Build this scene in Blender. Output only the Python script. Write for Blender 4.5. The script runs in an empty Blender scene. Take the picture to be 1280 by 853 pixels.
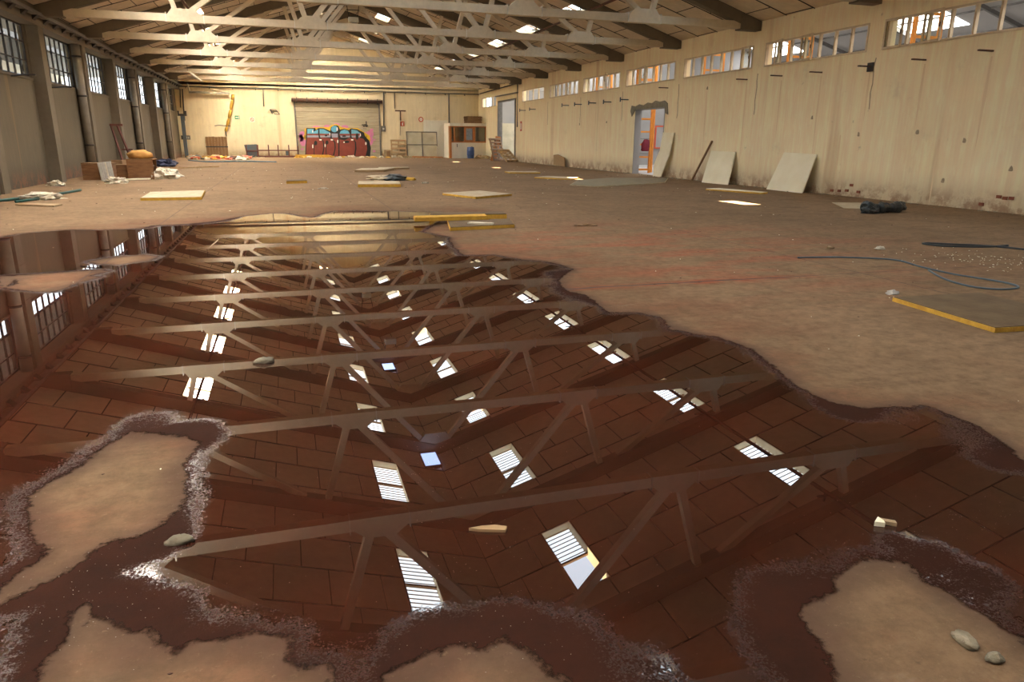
import bpy, bmesh, math, random
import numpy as np
from mathutils import Vector, Matrix, noise as mnoise
random.seed(7)
sc = bpy.context.scene
COL = sc.collection
# ---------------------------------------------------------------- camera
cam_d = bpy.data.cameras.new('camera'); cam = bpy.data.objects.new('camera', cam_d); COL.objects.link(cam)
cam_d.sensor_width = 36.0; cam_d.lens = 884.6867 * 36.0 / 1280.0; cam_d.clip_start = 0.05; cam_d.clip_end = 500
yaw, pitch, roll = 0.3021, 0.2780, 0.0093
fw = Vector((math.sin(yaw)*math.cos(pitch), math.cos(yaw)*math.cos(pitch), -math.sin(pitch)))
rt = Vector((math.cos(yaw), -math.sin(yaw), 0)); up = rt.cross(fw)
r2 = rt*math.cos(roll) + up*math.sin(roll); u2 = up*math.cos(roll) - rt*math.sin(roll)
cam.matrix_world = Matrix(((r2.x, u2.x, -fw.x, 0), (r2.y, u2.y, -fw.y, 0), (r2.z, u2.z, -fw.z, 1.5), (0, 0, 0, 1)))
sc.camera = cam
# ---------------------------------------------------------------- world, sun, exposure
PANE_L = 7.6          # radiance of the daylit skylight sheets
world = bpy.data.worlds.new('sky'); sc.world = world; world.use_nodes = True
bg = world.node_tree.nodes['Background']; bg.inputs[0].default_value = (0.80, 0.88, 1.0, 1); bg.inputs[1].default_value = 1.6
sun_d = bpy.data.lights.new('sun', 'SUN'); sun_d.energy = 22.0; sun_d.angle = 0.01; sun_d.color = (1.0, 0.86, 0.62)
sun = bpy.data.objects.new('sun', sun_d); COL.objects.link(sun)
SUN_DIR = Vector((4.75, 2.1, -8.3)).normalized()
sun.rotation_euler = SUN_DIR.to_track_quat('-Z', 'Y').to_euler(); sun.location = (-20, 0, 40)
sc.view_settings.view_transform = 'Standard'; sc.view_settings.look = 'None'; sc.view_settings.gamma = 1.0
sc.view_settings.use_curve_mapping = False; sc.view_settings.exposure = 2.2
try:
    sc.cycles.use_denoising = True; sc.cycles.denoiser = 'OPENIMAGEDENOISE'
    sc.cycles.max_bounces = 7; sc.cycles.diffuse_bounces = 4; sc.cycles.glossy_bounces = 3; sc.cycles.transparent_max_bounces = 8
    sc.cycles.sample_clamp_indirect = 6.0; sc.cycles.use_light_tree = True; sc.cycles.caustics_reflective = False; sc.cycles.caustics_refractive = False
except Exception: pass
# ---------------------------------------------------------------- measured layout (metres)
YK = [21.938 + 5.178*k for k in range(-4, 8)]          # truss planes
def yk(k): return 21.938 + 5.178*k
XC, ZR, SL = 4.15, 8.92, 0.318                          # ridge x, roof underside at ridge, slope
XR, XL, XP = 15.4, -7.4, -7.05                          # right wall, left wall panels, left column faces
YB, YF = 59.25, -6.3                                    # back wall, front wall
def roof_z(x): return ZR - SL*abs(x-XC)
# ---------------------------------------------------------------- helpers
class MB:
    def __init__(s): s.v = []; s.f = []; s.mi = []
    def add(s, vs, fs, m=0):
        n = len(s.v); s.v += [tuple(p) for p in vs]; s.f += [tuple(i+n for i in f) for f in fs]; s.mi += [m]*len(fs); return s
    def box(s, x0, x1, y0, y1, z0, z1, m=0):
        return s.add([(x0,y0,z0),(x1,y0,z0),(x1,y1,z0),(x0,y1,z0),(x0,y0,z1),(x1,y0,z1),(x1,y1,z1),(x0,y1,z1)],
              [(0,3,2,1),(4,5,6,7),(0,1,5,4),(1,2,6,5),(2,3,7,6),(3,0,4,7)], m)
    def prism(s, poly, axis, a0, a1, m=0):
        # poly in the plane of the two other axes (x: y,z / y: x,z / z: x,y)
        n = len(poly)
        def P(p, a): return (a,p[0],p[1]) if axis=='x' else ((p[0],a,p[1]) if axis=='y' else (p[0],p[1],a))
        vs = [P(p,a0) for p in poly]+[P(p,a1) for p in poly]
        fs = [tuple(range(n)), tuple(range(2*n-1,n-1,-1))]+[(i,(i+1)%n+0,(i+1)%n+n,i+n)[::-1] for i in range(n)]
        return s.add(vs, fs, m)
    def bar(s, a, b, w, h, upv=(0,0,1), m=0):
        a, b = Vector(a), Vector(b); d = (b-a).normalized(); u = Vector(upv)
        if abs(d.dot(u)) > .99: u = Vector((0,1,0))
        r = d.cross(u).normalized()*w/2; t = r.cross(d).normalized()*h/2
        vs = [a-r-t,a+r-t,a+r+t,a-r+t,b-r-t,b+r-t,b+r+t,b-r+t]
        return s.add(vs, [(0,3,2,1),(4,5,6,7),(0,1,5,4),(1,2,6,5),(2,3,7,6),(3,0,4,7)], m)
    def tube(s, pts, r, n=8, m=0, cap=True):
        pts = [Vector(p) for p in pts]; rings = []
        for i, p in enumerate(pts):
            d = (pts[min(i+1,len(pts)-1)]-pts[max(i-1,0)]).normalized()
            u = Vector((0,0,1)) if abs(d.z) < .95 else Vector((0,1,0))
            a = d.cross(u).normalized(); b = a.cross(d)
            rr = r[i] if isinstance(r,(list,tuple)) else r
            rings.append([p+a*rr*math.cos(2*math.pi*k/n)+b*rr*math.sin(2*math.pi*k/n) for k in range(n)])
        vs = [q for R in rings for q in R]
        fs = [(i*n+k, i*n+(k+1)%n, (i+1)*n+(k+1)%n, (i+1)*n+k) for i in range(len(pts)-1) for k in range(n)]
        if cap: fs += [tuple(range(n))[::-1], tuple(range((len(pts)-1)*n, len(pts)*n))]
        return s.add(vs, fs, m)
    def lump(s, c, r, seed=0, amp=.3, fr=2.0, nu=14, nv=8, m=0, rot=0):
        vs = []; cr, sr = math.cos(rot), math.sin(rot)
        for j in range(nv+1):
            th = math.pi*j/nv
            for i in range(nu):
                ph = 2*math.pi*i/nu
                d = Vector((math.sin(th)*math.cos(ph), math.sin(th)*math.sin(ph), math.cos(th)))
                k = 1+amp*mnoise.noise(d*fr+Vector((seed*3.1,seed*1.7,seed*.9)))+amp*.5*mnoise.noise(d*fr*2.7+Vector((seed,5,seed)))
                x, y, z = d.x*r[0]*k, d.y*r[1]*k, max(d.z*r[2]*k, -r[2]*.55)
                vs.append((c[0]+x*cr-y*sr, c[1]+x*sr+y*cr, c[2]+z))
        fs = [(j*nu+i, (j+1)*nu+i, (j+1)*nu+(i+1)%nu, j*nu+(i+1)%nu) for j in range(nv) for i in range(nu)]
        return s.add(vs, fs, m)
    def build(s, name, mat, parent=None, kind=None, smooth=False, loc=None):
        me = bpy.data.meshes.new(name); me.from_pydata(s.v, [], s.f); 
        mats = mat if isinstance(mat,(list,tuple)) else [mat]
        for q in mats: me.materials.append(q)
        if len(mats) > 1: me.polygons.foreach_set('material_index', s.mi)
        bm = bmesh.new(); bm.from_mesh(me); bmesh.ops.recalc_face_normals(bm, faces=bm.faces); bm.to_mesh(me); bm.free()
        if smooth: me.polygons.foreach_set('use_smooth', [True]*len(me.polygons))
        me.update()
        return link(name, me, parent, kind, loc)
def link(name, me, parent=None, kind=None, loc=None):
    o = bpy.data.objects.new(name, me); COL.objects.link(o)
    if loc is not None: o.location = loc
    if parent is not None: o.parent = parent
    if kind: o['kind'] = kind
    return o
def tag(o, label, cat, group=None):
    o['label'] = label; o['category'] = cat
    if group: o['group'] = group
    return o
def thing(name, label, cat, loc=(0,0,0), rz=0, group=None):
    o = bpy.data.objects.new(name, None); COL.objects.link(o); o.location = loc; o.rotation_euler = (0,0,rz); o.empty_display_size = .2
    return tag(o, label, cat, group)
def struct(name, loc=(0,0,0)):
    o = bpy.data.objects.new(name, None); COL.objects.link(o); o.location = loc; o['kind'] = 'structure'; o.empty_display_size = .2
    return o
def copy_tree(o, parent=None):
    c = o.copy(); COL.objects.link(c)
    if parent is not None: c.parent = parent
    for ch in o.children: copy_tree(ch, c)
    return c
ORD = ['nearest','second','third','fourth','fifth','sixth','seventh','eighth','ninth','tenth','eleventh','twelfth','thirteenth','fourteenth','fifteenth','sixteenth']
# ---------------------------------------------------------------- materials
def rgb(c): return (c[0], c[1], c[2], 1)
class NT:
    def __init__(s, name):
        s.mat = bpy.data.materials.new(name); s.mat.use_nodes = True; s.t = s.mat.node_tree; s.N = s.t.nodes; s.L = s.t.links
        s.bsdf = s.N['Principled BSDF']; s.out = s.N['Material Output']; s.geo = s.N.new('ShaderNodeNewGeometry'); s.pos = s.geo.outputs['Position']
    def node(s, t, **kw):
        n = s.N.new(t)
        for k, v in kw.items(): setattr(n, k, v)
        return n
    def scale(s, v):
        m = s.node('ShaderNodeMapping'); s.L.new(s.pos, m.inputs[0]); m.inputs['Scale'].default_value = v; return m.outputs[0]
    def noise(s, sc_, det=4, rough=.55, vec=None, dist=0):
        n = s.node('ShaderNodeTexNoise'); n.inputs['Scale'].default_value = sc_; n.inputs['Detail'].default_value = det; n.inputs['Roughness'].default_value = rough; n.inputs['Distortion'].default_value = dist
        s.L.new(vec if vec is not None else s.pos, n.inputs['Vector']); return n.outputs[0]
    def ramp(s, fac, a, b, ca=(0,0,0), cb=(1,1,1)):
        r = s.node('ShaderNodeValToRGB'); e = r.color_ramp.elements; e[0].position = a; e[1].position = b; e[0].color = rgb(ca); e[1].color = rgb(cb); s.L.new(fac, r.inputs[0]); return r.outputs[0]
    def mix(s, fac, a, b, mode='MIX'):
        m = s.node('ShaderNodeMix', data_type='RGBA', blend_type=mode)
        for i, q in ((0,fac),(6,a),(7,b)):
            if hasattr(q,'is_linked'): s.L.new(q, m.inputs[i])
            else: m.inputs[i].default_value = q if i == 0 else rgb(q)
        return m.outputs[2]
    def math(s, op, a, b=0.0, c=None, clamp=False):
        m = s.node('ShaderNodeMath', operation=op); m.use_clamp = clamp
        for i, q in enumerate((a,b,c)):
            if q is None: continue
            if hasattr(q,'is_linked'): s.L.new(q, m.inputs[i])
            else: m.inputs[i].default_value = q
        return m.outputs[0]
    def sstep(s, v, a, b):
        m = s.node('ShaderNodeMapRange', interpolation_type='SMOOTHSTEP'); s.L.new(v, m.inputs[0]); m.inputs[1].default_value = a; m.inputs[2].default_value = b; return m.outputs[0]
    def attr(s, n): a = s.node('ShaderNodeAttribute', attribute_name=n); return a.outputs['Fac']
    def xyz(s): n = s.node('ShaderNodeSeparateXYZ'); s.L.new(s.pos, n.inputs[0]); return n.outputs
    def bump(s, h, st=.3, d=.02):
        b = s.node('ShaderNodeBump'); b.inputs['Strength'].default_value = st; b.inputs['Distance'].default_value = d; s.L.new(h, b.inputs['Height']); s.L.new(b.outputs[0], s.bsdf.inputs['Normal']); return b
    def fin(s, col, rough=.8, metal=0):
        if hasattr(col,'is_linked'): s.L.new(col, s.bsdf.inputs['Base Color'])
        else: s.bsdf.inputs['Base Color'].default_value = rgb(col)
        if hasattr(rough,'is_linked'): s.L.new(rough, s.bsdf.inputs['Roughness'])
        else: s.bsdf.inputs['Roughness'].default_value = rough
        s.bsdf.inputs['Metallic'].default_value = metal; return s.mat
def simple(name, c, c2=None, sc_=6, rough=.75, metal=0, bump=0, stretch=None):
    n = NT(name); v = n.scale(stretch) if stretch else None
    f = n.ramp(n.noise(sc_, 5, vec=v), .35, .68)
    col = n.mix(f, c, c2 if c2 else tuple(q*.72 for q in c))
    if bump: n.bump(n.noise(sc_*5, 4, vec=v), bump, .02)
    return n.fin(col, rough, metal)
M = {}
def concrete(name, c, c2, big=.6, fine=9):
    n = NT(name); f = n.ramp(n.noise(big, 6, .6), .3, .7); g = n.ramp(n.noise(fine, 5, .65), .35, .7)
    col = n.mix(f, c, c2); col = n.mix(n.math('MULTIPLY', g, .35), col, tuple(q*.55 for q in c)); n.bump(n.noise(fine*4, 4), .25, .01)
    return n.fin(col, .85)
M['truss'] = concrete('truss_concrete', (.66,.57,.42), (.55,.47,.34), .8, 6)
M['panel'] = concrete('roof_panel', (.68,.575,.44), (.60,.50,.38), .5, 4)
M['deck'] = simple('roof_deck', (.035,.028,.022))
M['column'] = concrete('column_concrete', (.20,.166,.12), (.145,.118,.083), .7, 5)
def wall_mat(name, c1, c2, stain, ribs=0, base=True, streak=.5, vert=(3.2,3.2,.16)):
    n = NT(name); x = n.xyz()
    col = n.mix(n.ramp(n.noise(.45, 6, .6), .3, .7), c1, c2)
    st = n.ramp(n.noise(1.6, 5, .6, n.scale(vert)), .42, .72)
    col = n.mix(n.math('MULTIPLY', st, streak), col, tuple(min(1,q*1.25) for q in c1))
    st2 = n.ramp(n.noise(3.2, 6, .65, n.scale((2.4,2.4,.55))), .50, .68); col = n.mix(n.math('MULTIPLY', st2, streak*.8), col, tuple(min(1,q*1.3) for q in c1))
    sp = n.ramp(n.noise(.9, 7, .7), .60, .74); col = n.mix(n.math('MULTIPLY', sp, .45), col, stain)
    dk = n.ramp(n.noise(2.6, 6, .7), .66, .72); col = n.mix(n.math('MULTIPLY', dk, .5), col, tuple(q*.45 for q in stain))
    ru = n.ramp(n.noise(1.1, 3, .5, n.scale((1.1,1.1,.05))), .63, .70); col = n.mix(n.math('MULTIPLY', ru, .35), col, (.50,.27,.10))
    if base:
        z = n.sstep(x[2], .55, .0); r = n.ramp(n.noise(2.2, 6, .7), .44, .56); col = n.mix(n.math('MULTIPLY', z, r), col, (.33,.14,.075))
        z2 = n.sstep(x[2], .9, .0); col = n.mix(n.math('MULTIPLY', z2, .55), col, tuple(q*.55 for q in stain))
    h = n.noise(7, 6, .65)
    if ribs:
        w = n.node('ShaderNodeTexWave', wave_type='BANDS', bands_direction='Y'); w.inputs['Scale'].default_value = ribs; w.inputs['Distortion'].default_value = 1.5; w.inputs['Detail'].default_value = 3; n.L.new(n.pos, w.inputs['Vector'])
        h = n.math('ADD', h, n.math('MULTIPLY', w.outputs['Fac'], .12))
        col = n.mix(n.math('MULTIPLY', w.outputs['Fac'], .05), col, tuple(q*.6 for q in c1))
    n.bump(h, .35, .02); return n.fin(col, .9)
M['wall_right'] = wall_mat('whitewash_right', (.95,.80,.55), (.88,.72,.48), (.66,.53,.36), ribs=3.2)
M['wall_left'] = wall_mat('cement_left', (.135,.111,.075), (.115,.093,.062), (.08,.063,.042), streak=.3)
M['wall_back'] = wall_mat('plaster_back', (.78,.67,.45), (.70,.59,.39), (.50,.37,.20), streak=.3)
M['wall_white'] = wall_mat('white_plaster', (.80,.76,.64), (.76,.71,.58), (.55,.47,.34), streak=.2, base=False)
M['scar'] = simple('plaster_scar', (.50,.40,.26), (.34,.26,.17), 9, .95)
M['mortar'] = simple('grey_mortar', (.30,.27,.20), (.24,.21,.15), 5, .95, 0, .5)
M['blockwork'] = simple('blockwork', (.55,.49,.36), (.40,.36,.27), 1.2, .95)
M['yard_wall'] = simple('yard_render', (.62,.56,.44), (.52,.47,.37), .5, .9)
M['grey_hall'] = simple('grey_hall_paint', (.34,.33,.325), (.28,.275,.27), .5, .8)
M['white_hall'] = simple('white_hall_paint', (.50,.48,.46), (.42,.40,.39), .4, .8)
M['dark_steel'] = simple('dark_steel', (.030,.027,.025), (.055,.045,.04), 8, .6)
M['grey_steel'] = simple('grey_steel', (.17,.16,.145), (.12,.11,.10), 5, .5)
M['pipe_grey'] = simple('pipe_grey', (.26,.235,.19), (.20,.175,.14), 3, .55)
M['rust'] = simple('rusty_iron', (.075,.04,.03), (.14,.06,.035), 9, .8)
M['red_frame'] = simple('red_oxide_frame', (.16,.05,.035), (.10,.035,.03), 6, .7)
M['blue_iron'] = simple('blue_iron', (.06,.10,.14), (.10,.09,.08), 9, .6)
M['orange'] = simple('orange_racking', (.72,.27,.03), (.60,.21,.03), 5, .5)
M['orange_wood'] = simple('orange_stained_wood', (.52,.20,.055), (.42,.15,.04), 4, .55, stretch=(1,1,.2))
M['wood'] = simple('pale_wood', (.42,.28,.14), (.32,.20,.10), 5, .8, stretch=(.5,3,3))
M['wood_dark'] = simple('brown_wood', (.27,.155,.07), (.19,.10,.045), 5, .8, stretch=(3,3,.5))
M['crate'] = simple('crate_wood', (.26,.125,.05), (.18,.08,.03), 4, .8, stretch=(1,1,5))
M['frame_paint'] = simple('cream_window_frame', (.72,.60,.42), (.60,.48,.33), 7, .6)
M['lining'] = simple('cream_lining', (.74,.60,.38), (.64,.50,.30), 4, .8)
M['board'] = simple('pale_board', (.93,.87,.67), (.86,.79,.58), 2, .85)
M['foam_edge'] = simple('yellow_foam', (.66,.40,.055), (.50,.27,.04), 10, .9, 0, .6)
M['foam_top'] = simple('dirty_facing', (.12,.074,.036), (.165,.108,.054), 5, .9, 0, .3)
M['sheet_tan'] = simple('dull_tan_sheet', (.27,.225,.145), (.21,.175,.115), 3, .9)
M['foam_light'] = simple('pale_facing', (.55,.46,.31), (.43,.34,.22), 5, .9, 0, .3)
M['white_sheet'] = simple('white_rag', (.72,.66,.53), (.52,.46,.36), 8, .9, 0, .3)
M['black_plastic'] = simple('black_plastic', (.022,.026,.026), (.045,.05,.05), 12, .38, 0, .3)
M['cable'] = simple('dark_cable', (.03,.035,.04), None, 6, .5)
M['cable_blue'] = simple('blue_grey_cable', (.10,.15,.18), (.07,.10,.13), 6, .5)
M['green_pipe'] = simple('green_hose', (.02,.10,.085), (.015,.06,.05), 6, .5)
M['blue_plastic'] = simple('blue_plastic', (.05,.11,.30), (.04,.08,.22), 4, .45)
M['navy'] = simple('navy_cloth', (.04,.045,.09), (.02,.022,.05), 8, .9)
M['stone'] = simple('stone', (.27,.23,.16), (.17,.14,.09), 14, .8, 0, .5)
M['shutter'] = simple('shutter_metal', (.40,.35,.25), (.32,.27,.185), 2, .5, stretch=(.4,1,6))
M['shutter_edge'] = simple('shutter_joint', (.62,.54,.36), (.5,.43,.28), 2, .5)
M['galv'] = simple('galvanised_sheet', (.62,.57,.42), (.50,.45,.31), 1.5, .42, .25)
M['silver'] = simple('silver_duct', (.7,.68,.62), (.5,.48,.42), 4, .3, .6)
M['cardboard'] = simple('cardboard', (.40,.29,.165), (.31,.215,.12), 5, .9)
M['sack'] = simple('ochre_sack', (.50,.26,.06), (.40,.19,.05), 6, .85, 0, .3)
M['grey_panel'] = simple('grey_white_panel', (.50,.48,.44), (.38,.36,.33), 6, .7)
for k, c in {'halo_pink':(.62,.22,.42),'halo_yellow':(.70,.44,.03),'letter_outline':(.012,.012,.012),'letter_body':(.22,.045,.03),'letter_top':(.12,.40,.58),'letter_band':(.30,.30,.38),'letter_counter':(.012,.012,.012),'letter_highlight':(.85,.82,.75),'scribble_tag':(.05,.045,.04)}.items():
    M[k] = simple('spray_'+k, c, tuple(q*.8 for q in c), 3, .6)
M['sign_green'] = simple('sign_green', (.02,.22,.08), (.02,.20,.075), 3, .5)
M['sign_white'] = simple('sign_white', (.80,.77,.68), (.76,.73,.64), 3, .5)
M['sign_red'] = simple('sign_red', (.58,.09,.04), (.52,.08,.035), 3, .5)
M['claret'] = simple('claret_cloth', (.20,.015,.035), (.13,.01,.025), 6, .85)
def emit(name, c, st):
    n = NT(name); n.N.remove(n.bsdf); e = n.node('ShaderNodeEmission'); e.inputs[0].default_value = rgb(c); e.inputs[1].default_value = st; n.L.new(e.outputs[0], n.out.inputs[0]); return n.mat
M['pane_r'] = emit('daylit_sheet_east', (.74,.88,1.0), PANE_L*.32)
M['pane_l'] = emit('daylit_sheet_west', (1.0,.95,.86), PANE_L*3.6); M['pane_m'] = emit('daylit_sheet_mid', (.82,.92,1.0), PANE_L*.36); M['pane_c'] = emit('boosted_sheet_west', (1.0,.90,.70), PANE_L*6); M['pane_b'] = emit('ridge_light', (.42,.58,1.0), 1.8)  # last-bay west sheets get extra glow, added to brighten the gable
M['pane_n'] = emit('daylit_sheet_neighbour', (1.0,.98,.95), 2.8)
n = NT('window_glass'); n.N.remove(n.bsdf); tr = n.node('ShaderNodeBsdfTransparent'); gl = n.node('ShaderNodeBsdfGlossy'); gl.inputs['Roughness'].default_value = .05; mx = n.node('ShaderNodeMixShader'); mx.inputs[0].default_value = .06
tr.inputs[0].default_value = (.92,.93,.90,1); n.L.new(tr.outputs[0], mx.inputs[1]); n.L.new(gl.outputs[0], mx.inputs[2]); n.L.new(mx.outputs[0], n.out.inputs[0]); M['glass'] = n.mat
# dusty floor: stains and a dimming of the bright near floor follow the 'wet' attribute (metres inside the puddle, negative outside)
n = NT('dusty_floor'); w = n.attr('wet')
col = n.mix(n.ramp(n.noise(.35, 6, .6), .3, .7), (.315,.205,.122), (.24,.154,.09))
col = n.mix(n.math('MULTIPLY', n.ramp(n.noise(1.7, 7, .68), .45, .72), .5), col, (.135,.084,.047))
col = n.mix(n.math('MULTIPLY', n.ramp(n.noise(6, 6, .7, n.scale((1,.45,1))), .56, .74), .35), col, (.32,.215,.125))
col = n.mix(n.math('MULTIPLY', n.ramp(n.noise(2.2, 7, .72, n.scale((.25,1.4,1))), .52, .66), .5), col, (.31,.21,.13)); col = n.mix(n.math('MULTIPLY', n.ramp(n.noise(3.1, 7, .72, n.scale((.3,1.2,1))), .56, .68), .5), col, (.095,.06,.038))
col = n.mix(n.math('MULTIPLY', n.ramp(n.noise(22, 3, .7), .66, .73), .45), col, (.07,.05,.035))
rd = n.math('MULTIPLY', n.sstep(w, -1.7, -.02), n.ramp(n.noise(.75, 6, .65, n.scale((.8,1.25,1))), .43, .64)); col = n.mix(n.math('MULTIPLY', rd, .62), col, (.25,.075,.04))
vd = n.node('ShaderNodeVectorMath', operation='DISTANCE'); n.L.new(n.scale((.75,1,1)), vd.inputs[0]); vd.inputs[1].default_value = (3.5, 9.0, 0)
rb = n.math('MULTIPLY', n.sstep(vd.outputs['Value'], 4.6, .8), n.ramp(n.noise(.9, 7, .7, n.scale((.5,1.3,1))), .46, .62)); col = n.mix(n.math('MULTIPLY', rb, .9), col, (.36,.125,.07))
px = n.xyz(); jn = n.math('MULTIPLY', n.math('MULTIPLY', n.sstep(n.math('ABSOLUTE', n.math('SUBTRACT', px[1], 6.75)), .22, .0), n.sstep(n.math('ABSOLUTE', n.math('SUBTRACT', px[0], 3.9)), 2.6, .6)), n.ramp(n.noise(2.2, 5, .6), .36, .58)); col = n.mix(n.math('MULTIPLY', jn, .95), col, (.34,.085,.045))
wh = n.math('MULTIPLY', n.sstep(w, -2.8, -.5), n.ramp(n.noise(1.5, 7, .7, n.scale((.55,1.6,1))), .63, .70)); col = n.mix(n.math('MULTIPLY', wh, .55), col, (.34,.25,.18))
dk2 = n.sstep(n.math('ADD', w, n.math('MULTIPLY', n.noise(1.1, 6, .65), .8)), -1.2, .35); col = n.mix(n.math('MULTIPLY', dk2, .38), col, (.10,.058,.031))  # damp tone around the puddle, deepened to offset the brighter light there
dp = n.sstep(n.math('ADD', w, n.math('MULTIPLY', n.noise(2.5, 5, .6), .22)), -.04, .14); col = n.mix(n.math('MULTIPLY', dp, .7), col, (.075,.042,.032))
n.bump(n.noise(14, 7, .7), .22, .012); col = n.mix(n.math('MULTIPLY', n.ramp(n.noise(9, 9, .78), .42, .64), .5), col, (.085,.054,.031)); col = n.mix(n.math('MULTIPLY', n.ramp(n.noise(30, 4, .8), .60, .70), .35), col, (.30,.21,.13))
n.bsdf.inputs['Specular IOR Level'].default_value = .08; M['floor'] = n.fin(col, .9)
M['under'] = simple('joint_filler', (.06,.035,.025), (.10,.04,.03), 3, .9)
# rust-red puddle water over the stained slab, 'depth' in metres from the water's edge
n = NT('rusty_puddle'); d = n.attr('depth'); damp = n.attr('damp')
e = n.math('ADD', d, n.math('MULTIPLY', n.math('ADD', n.math('SUBTRACT', n.noise(4.5, 8, .72), .5), n.math('MULTIPLY', n.math('SUBTRACT', n.noise(17, 6, .75), .5), .45)), .17))
alpha = n.sstep(e, .0, .03)
g = n.math('ADD', n.math('ADD', e, n.math('MULTIPLY', n.math('SUBTRACT', n.noise(1.6, 5, .6), .5), .16)), n.math('MULTIPLY', damp, -.2))
water = n.sstep(n.math('ADD', g, n.math('ADD', n.math('MULTIPLY', n.math('SUBTRACT', n.noise(26, 4, .8), .5), .12), n.math('MULTIPLY', n.math('SUBTRACT', n.noise(130, 2, .7), .5), .30))), .02, .12)
red = n.mix(n.ramp(n.noise(.9, 7, .7), .34, .68), (.019,.0065,.004), (.078,.0145,.0065))
red = n.mix(n.ramp(n.noise(.4, 4, .6), .35, .7), red, (.030,.0125,.0075))
mud = n.mix(n.ramp(n.noise(2.4, 7, .7), .35, .65), (.028,.012,.008), (.044,.015,.009))
n.L.new(n.mix(water, mud, red), n.bsdf.inputs['Base Color'])
grain = n.ramp(n.noise(70, 3, .8), .56, .70)
rough = n.math('MULTIPLY', n.math('SUBTRACT', 1.0, water), .8); n.L.new(n.math('ADD', rough, .0), n.bsdf.inputs['Roughness'])
n.L.new(n.math('ADD', n.math('MULTIPLY', water, .56), 1.14), n.bsdf.inputs['IOR'])
b = n.bump(n.noise(170, 3, .8), .5, .004); n.L.new(n.math('MULTIPLY', n.math('SUBTRACT', 1.0, water), .3), b.inputs['Strength'])
tr = n.node('ShaderNodeBsdfTransparent'); mx = n.node('ShaderNodeMixShader'); n.L.new(alpha, mx.inputs[0]); n.L.new(tr.outputs[0], mx.inputs[1]); n.L.new(n.bsdf.outputs[0], mx.inputs[2]); n.L.new(mx.outputs[0], n.out.inputs[0]); M['puddle'] = n.mat
M['rust_run'] = simple('rust_run', (.80,.63,.40), (.86,.70,.47), 3, .9, stretch=(3,3,.5))
OUT = [(-4.22,12.52),(-4.09,12.98),(-3.75,13.21),(-3.44,13.35),(-2.96,13.18),(-2.43,13.23),(-2.31,13.67),(-1.72,13.79),(-1.25,14.2),(-1.01,14.72),(-0.85,14.98),(-0.4,15.37),(-0.05,15.29),(0.24,14.67),(0.4,14.41),(0.57,14.99),(0.85,15.61),(1.38,15.68),(1.91,15.39),(2.16,15.34),(2.54,15.08),(2.97,15.08),(3.33,14.57),(2.97,13.85),(2.11,11.74),(2.37,10.96),(2.24,10.1),(2.18,9.2),(2.6,9.1),(2.84,8.63),(3.07,8.45),(3.19,8.11),(3.22,7.81),(2.94,7.46),(2.73,7.03),(2.68,6.62),(2.78,6.39),(2.75,6.03),(2.69,5.68),(2.96,5.61),(3.05,5.4),(3.03,5.22),(2.93,5.0),(3.01,4.93),(3.05,4.82),(3.15,4.74),(3.21,4.55),(3.23,4.32),(3.16,4.03),(3.0,3.43),(3.02,3.26),(3.11,3.12),(3.28,3.07),(3.5,3.05),(3.54,2.96),(3.55,2.77),(3.5,2.55),(3.37,2.31),(3.6,2.2),(3.8,1.2),(3.2,0.4),(-3,0.4),(-6.9,4),(-6.95,12)]
HOLES = [[(1.46,1.41),(1.51,1.49),(1.52,1.6),(1.56,1.64),(1.69,1.67),(1.79,1.75),(1.89,1.8),(1.98,1.8),(2.06,1.75),(2.06,1.65),(2.07,1.54),(2.07,1.43),(2.08,1.29),(2.12,1.05),(1.6,0.7),(1.3,1.0)],[(-0.75,1.98),(-0.76,2.03),(-0.73,2.19),(-0.77,2.29),(-0.75,2.32),(-0.71,2.24),(-0.65,2.21),(-0.63,2.17),(-0.57,2.13),(-0.53,2.14),(-0.5,2.05),(-0.44,1.98),(-0.39,2.02),(-0.32,2.0),(-0.25,2.02),(-0.22,2.03),(-0.13,1.99),(-0.14,1.88),(-0.1,1.81),(-0.01,1.8),(0.01,1.76),(0.1,1.0),(-0.9,1.1)],[(0.16,1.71),(0.22,1.74),(0.29,1.77),(0.33,1.74),(0.37,1.77),(0.41,1.77),(0.43,1.74),(0.48,1.75),(0.52,1.77),(0.57,1.73),(0.59,1.68),(0.62,1.61),(0.64,1.57),(0.75,1.3),(0.3,1.3)],[(-1.02,2.45),(-1.04,2.52),(-0.98,2.63),(-0.95,2.72),(-0.97,2.79),(-1.09,3.02),(-1.15,3.23),(-1.1,3.35),(-1.02,3.51),(-0.96,3.67),(-0.88,3.87),(-0.79,3.81),(-0.61,3.73),(-0.54,3.61),(-0.57,3.48),(-0.58,3.31),(-0.54,3.0),(-0.61,2.84),(-0.66,2.77),(-0.78,2.75),(-0.84,2.76),(-0.82,2.66),(-0.89,2.54),(-0.96,2.49)],[(-2.41,9.82),(-2.21,10.06),(-1.87,10.2),(-1.68,10.02),(-1.74,9.72),(-2.01,9.48),(-2.25,9.6)],[(-2.8,8.26),(-2.75,8.46),(-2.94,8.97),(-2.54,9.07),(-2.15,9.13),(-2.06,9.0),(-2.21,8.73),(-2.05,8.64),(-2.21,8.36),(-2.3,7.93),(-2.52,8.02)],[(-3.09,8.96),(-2.93,8.92),(-2.85,8.53),(-2.87,8.28)]]
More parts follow.
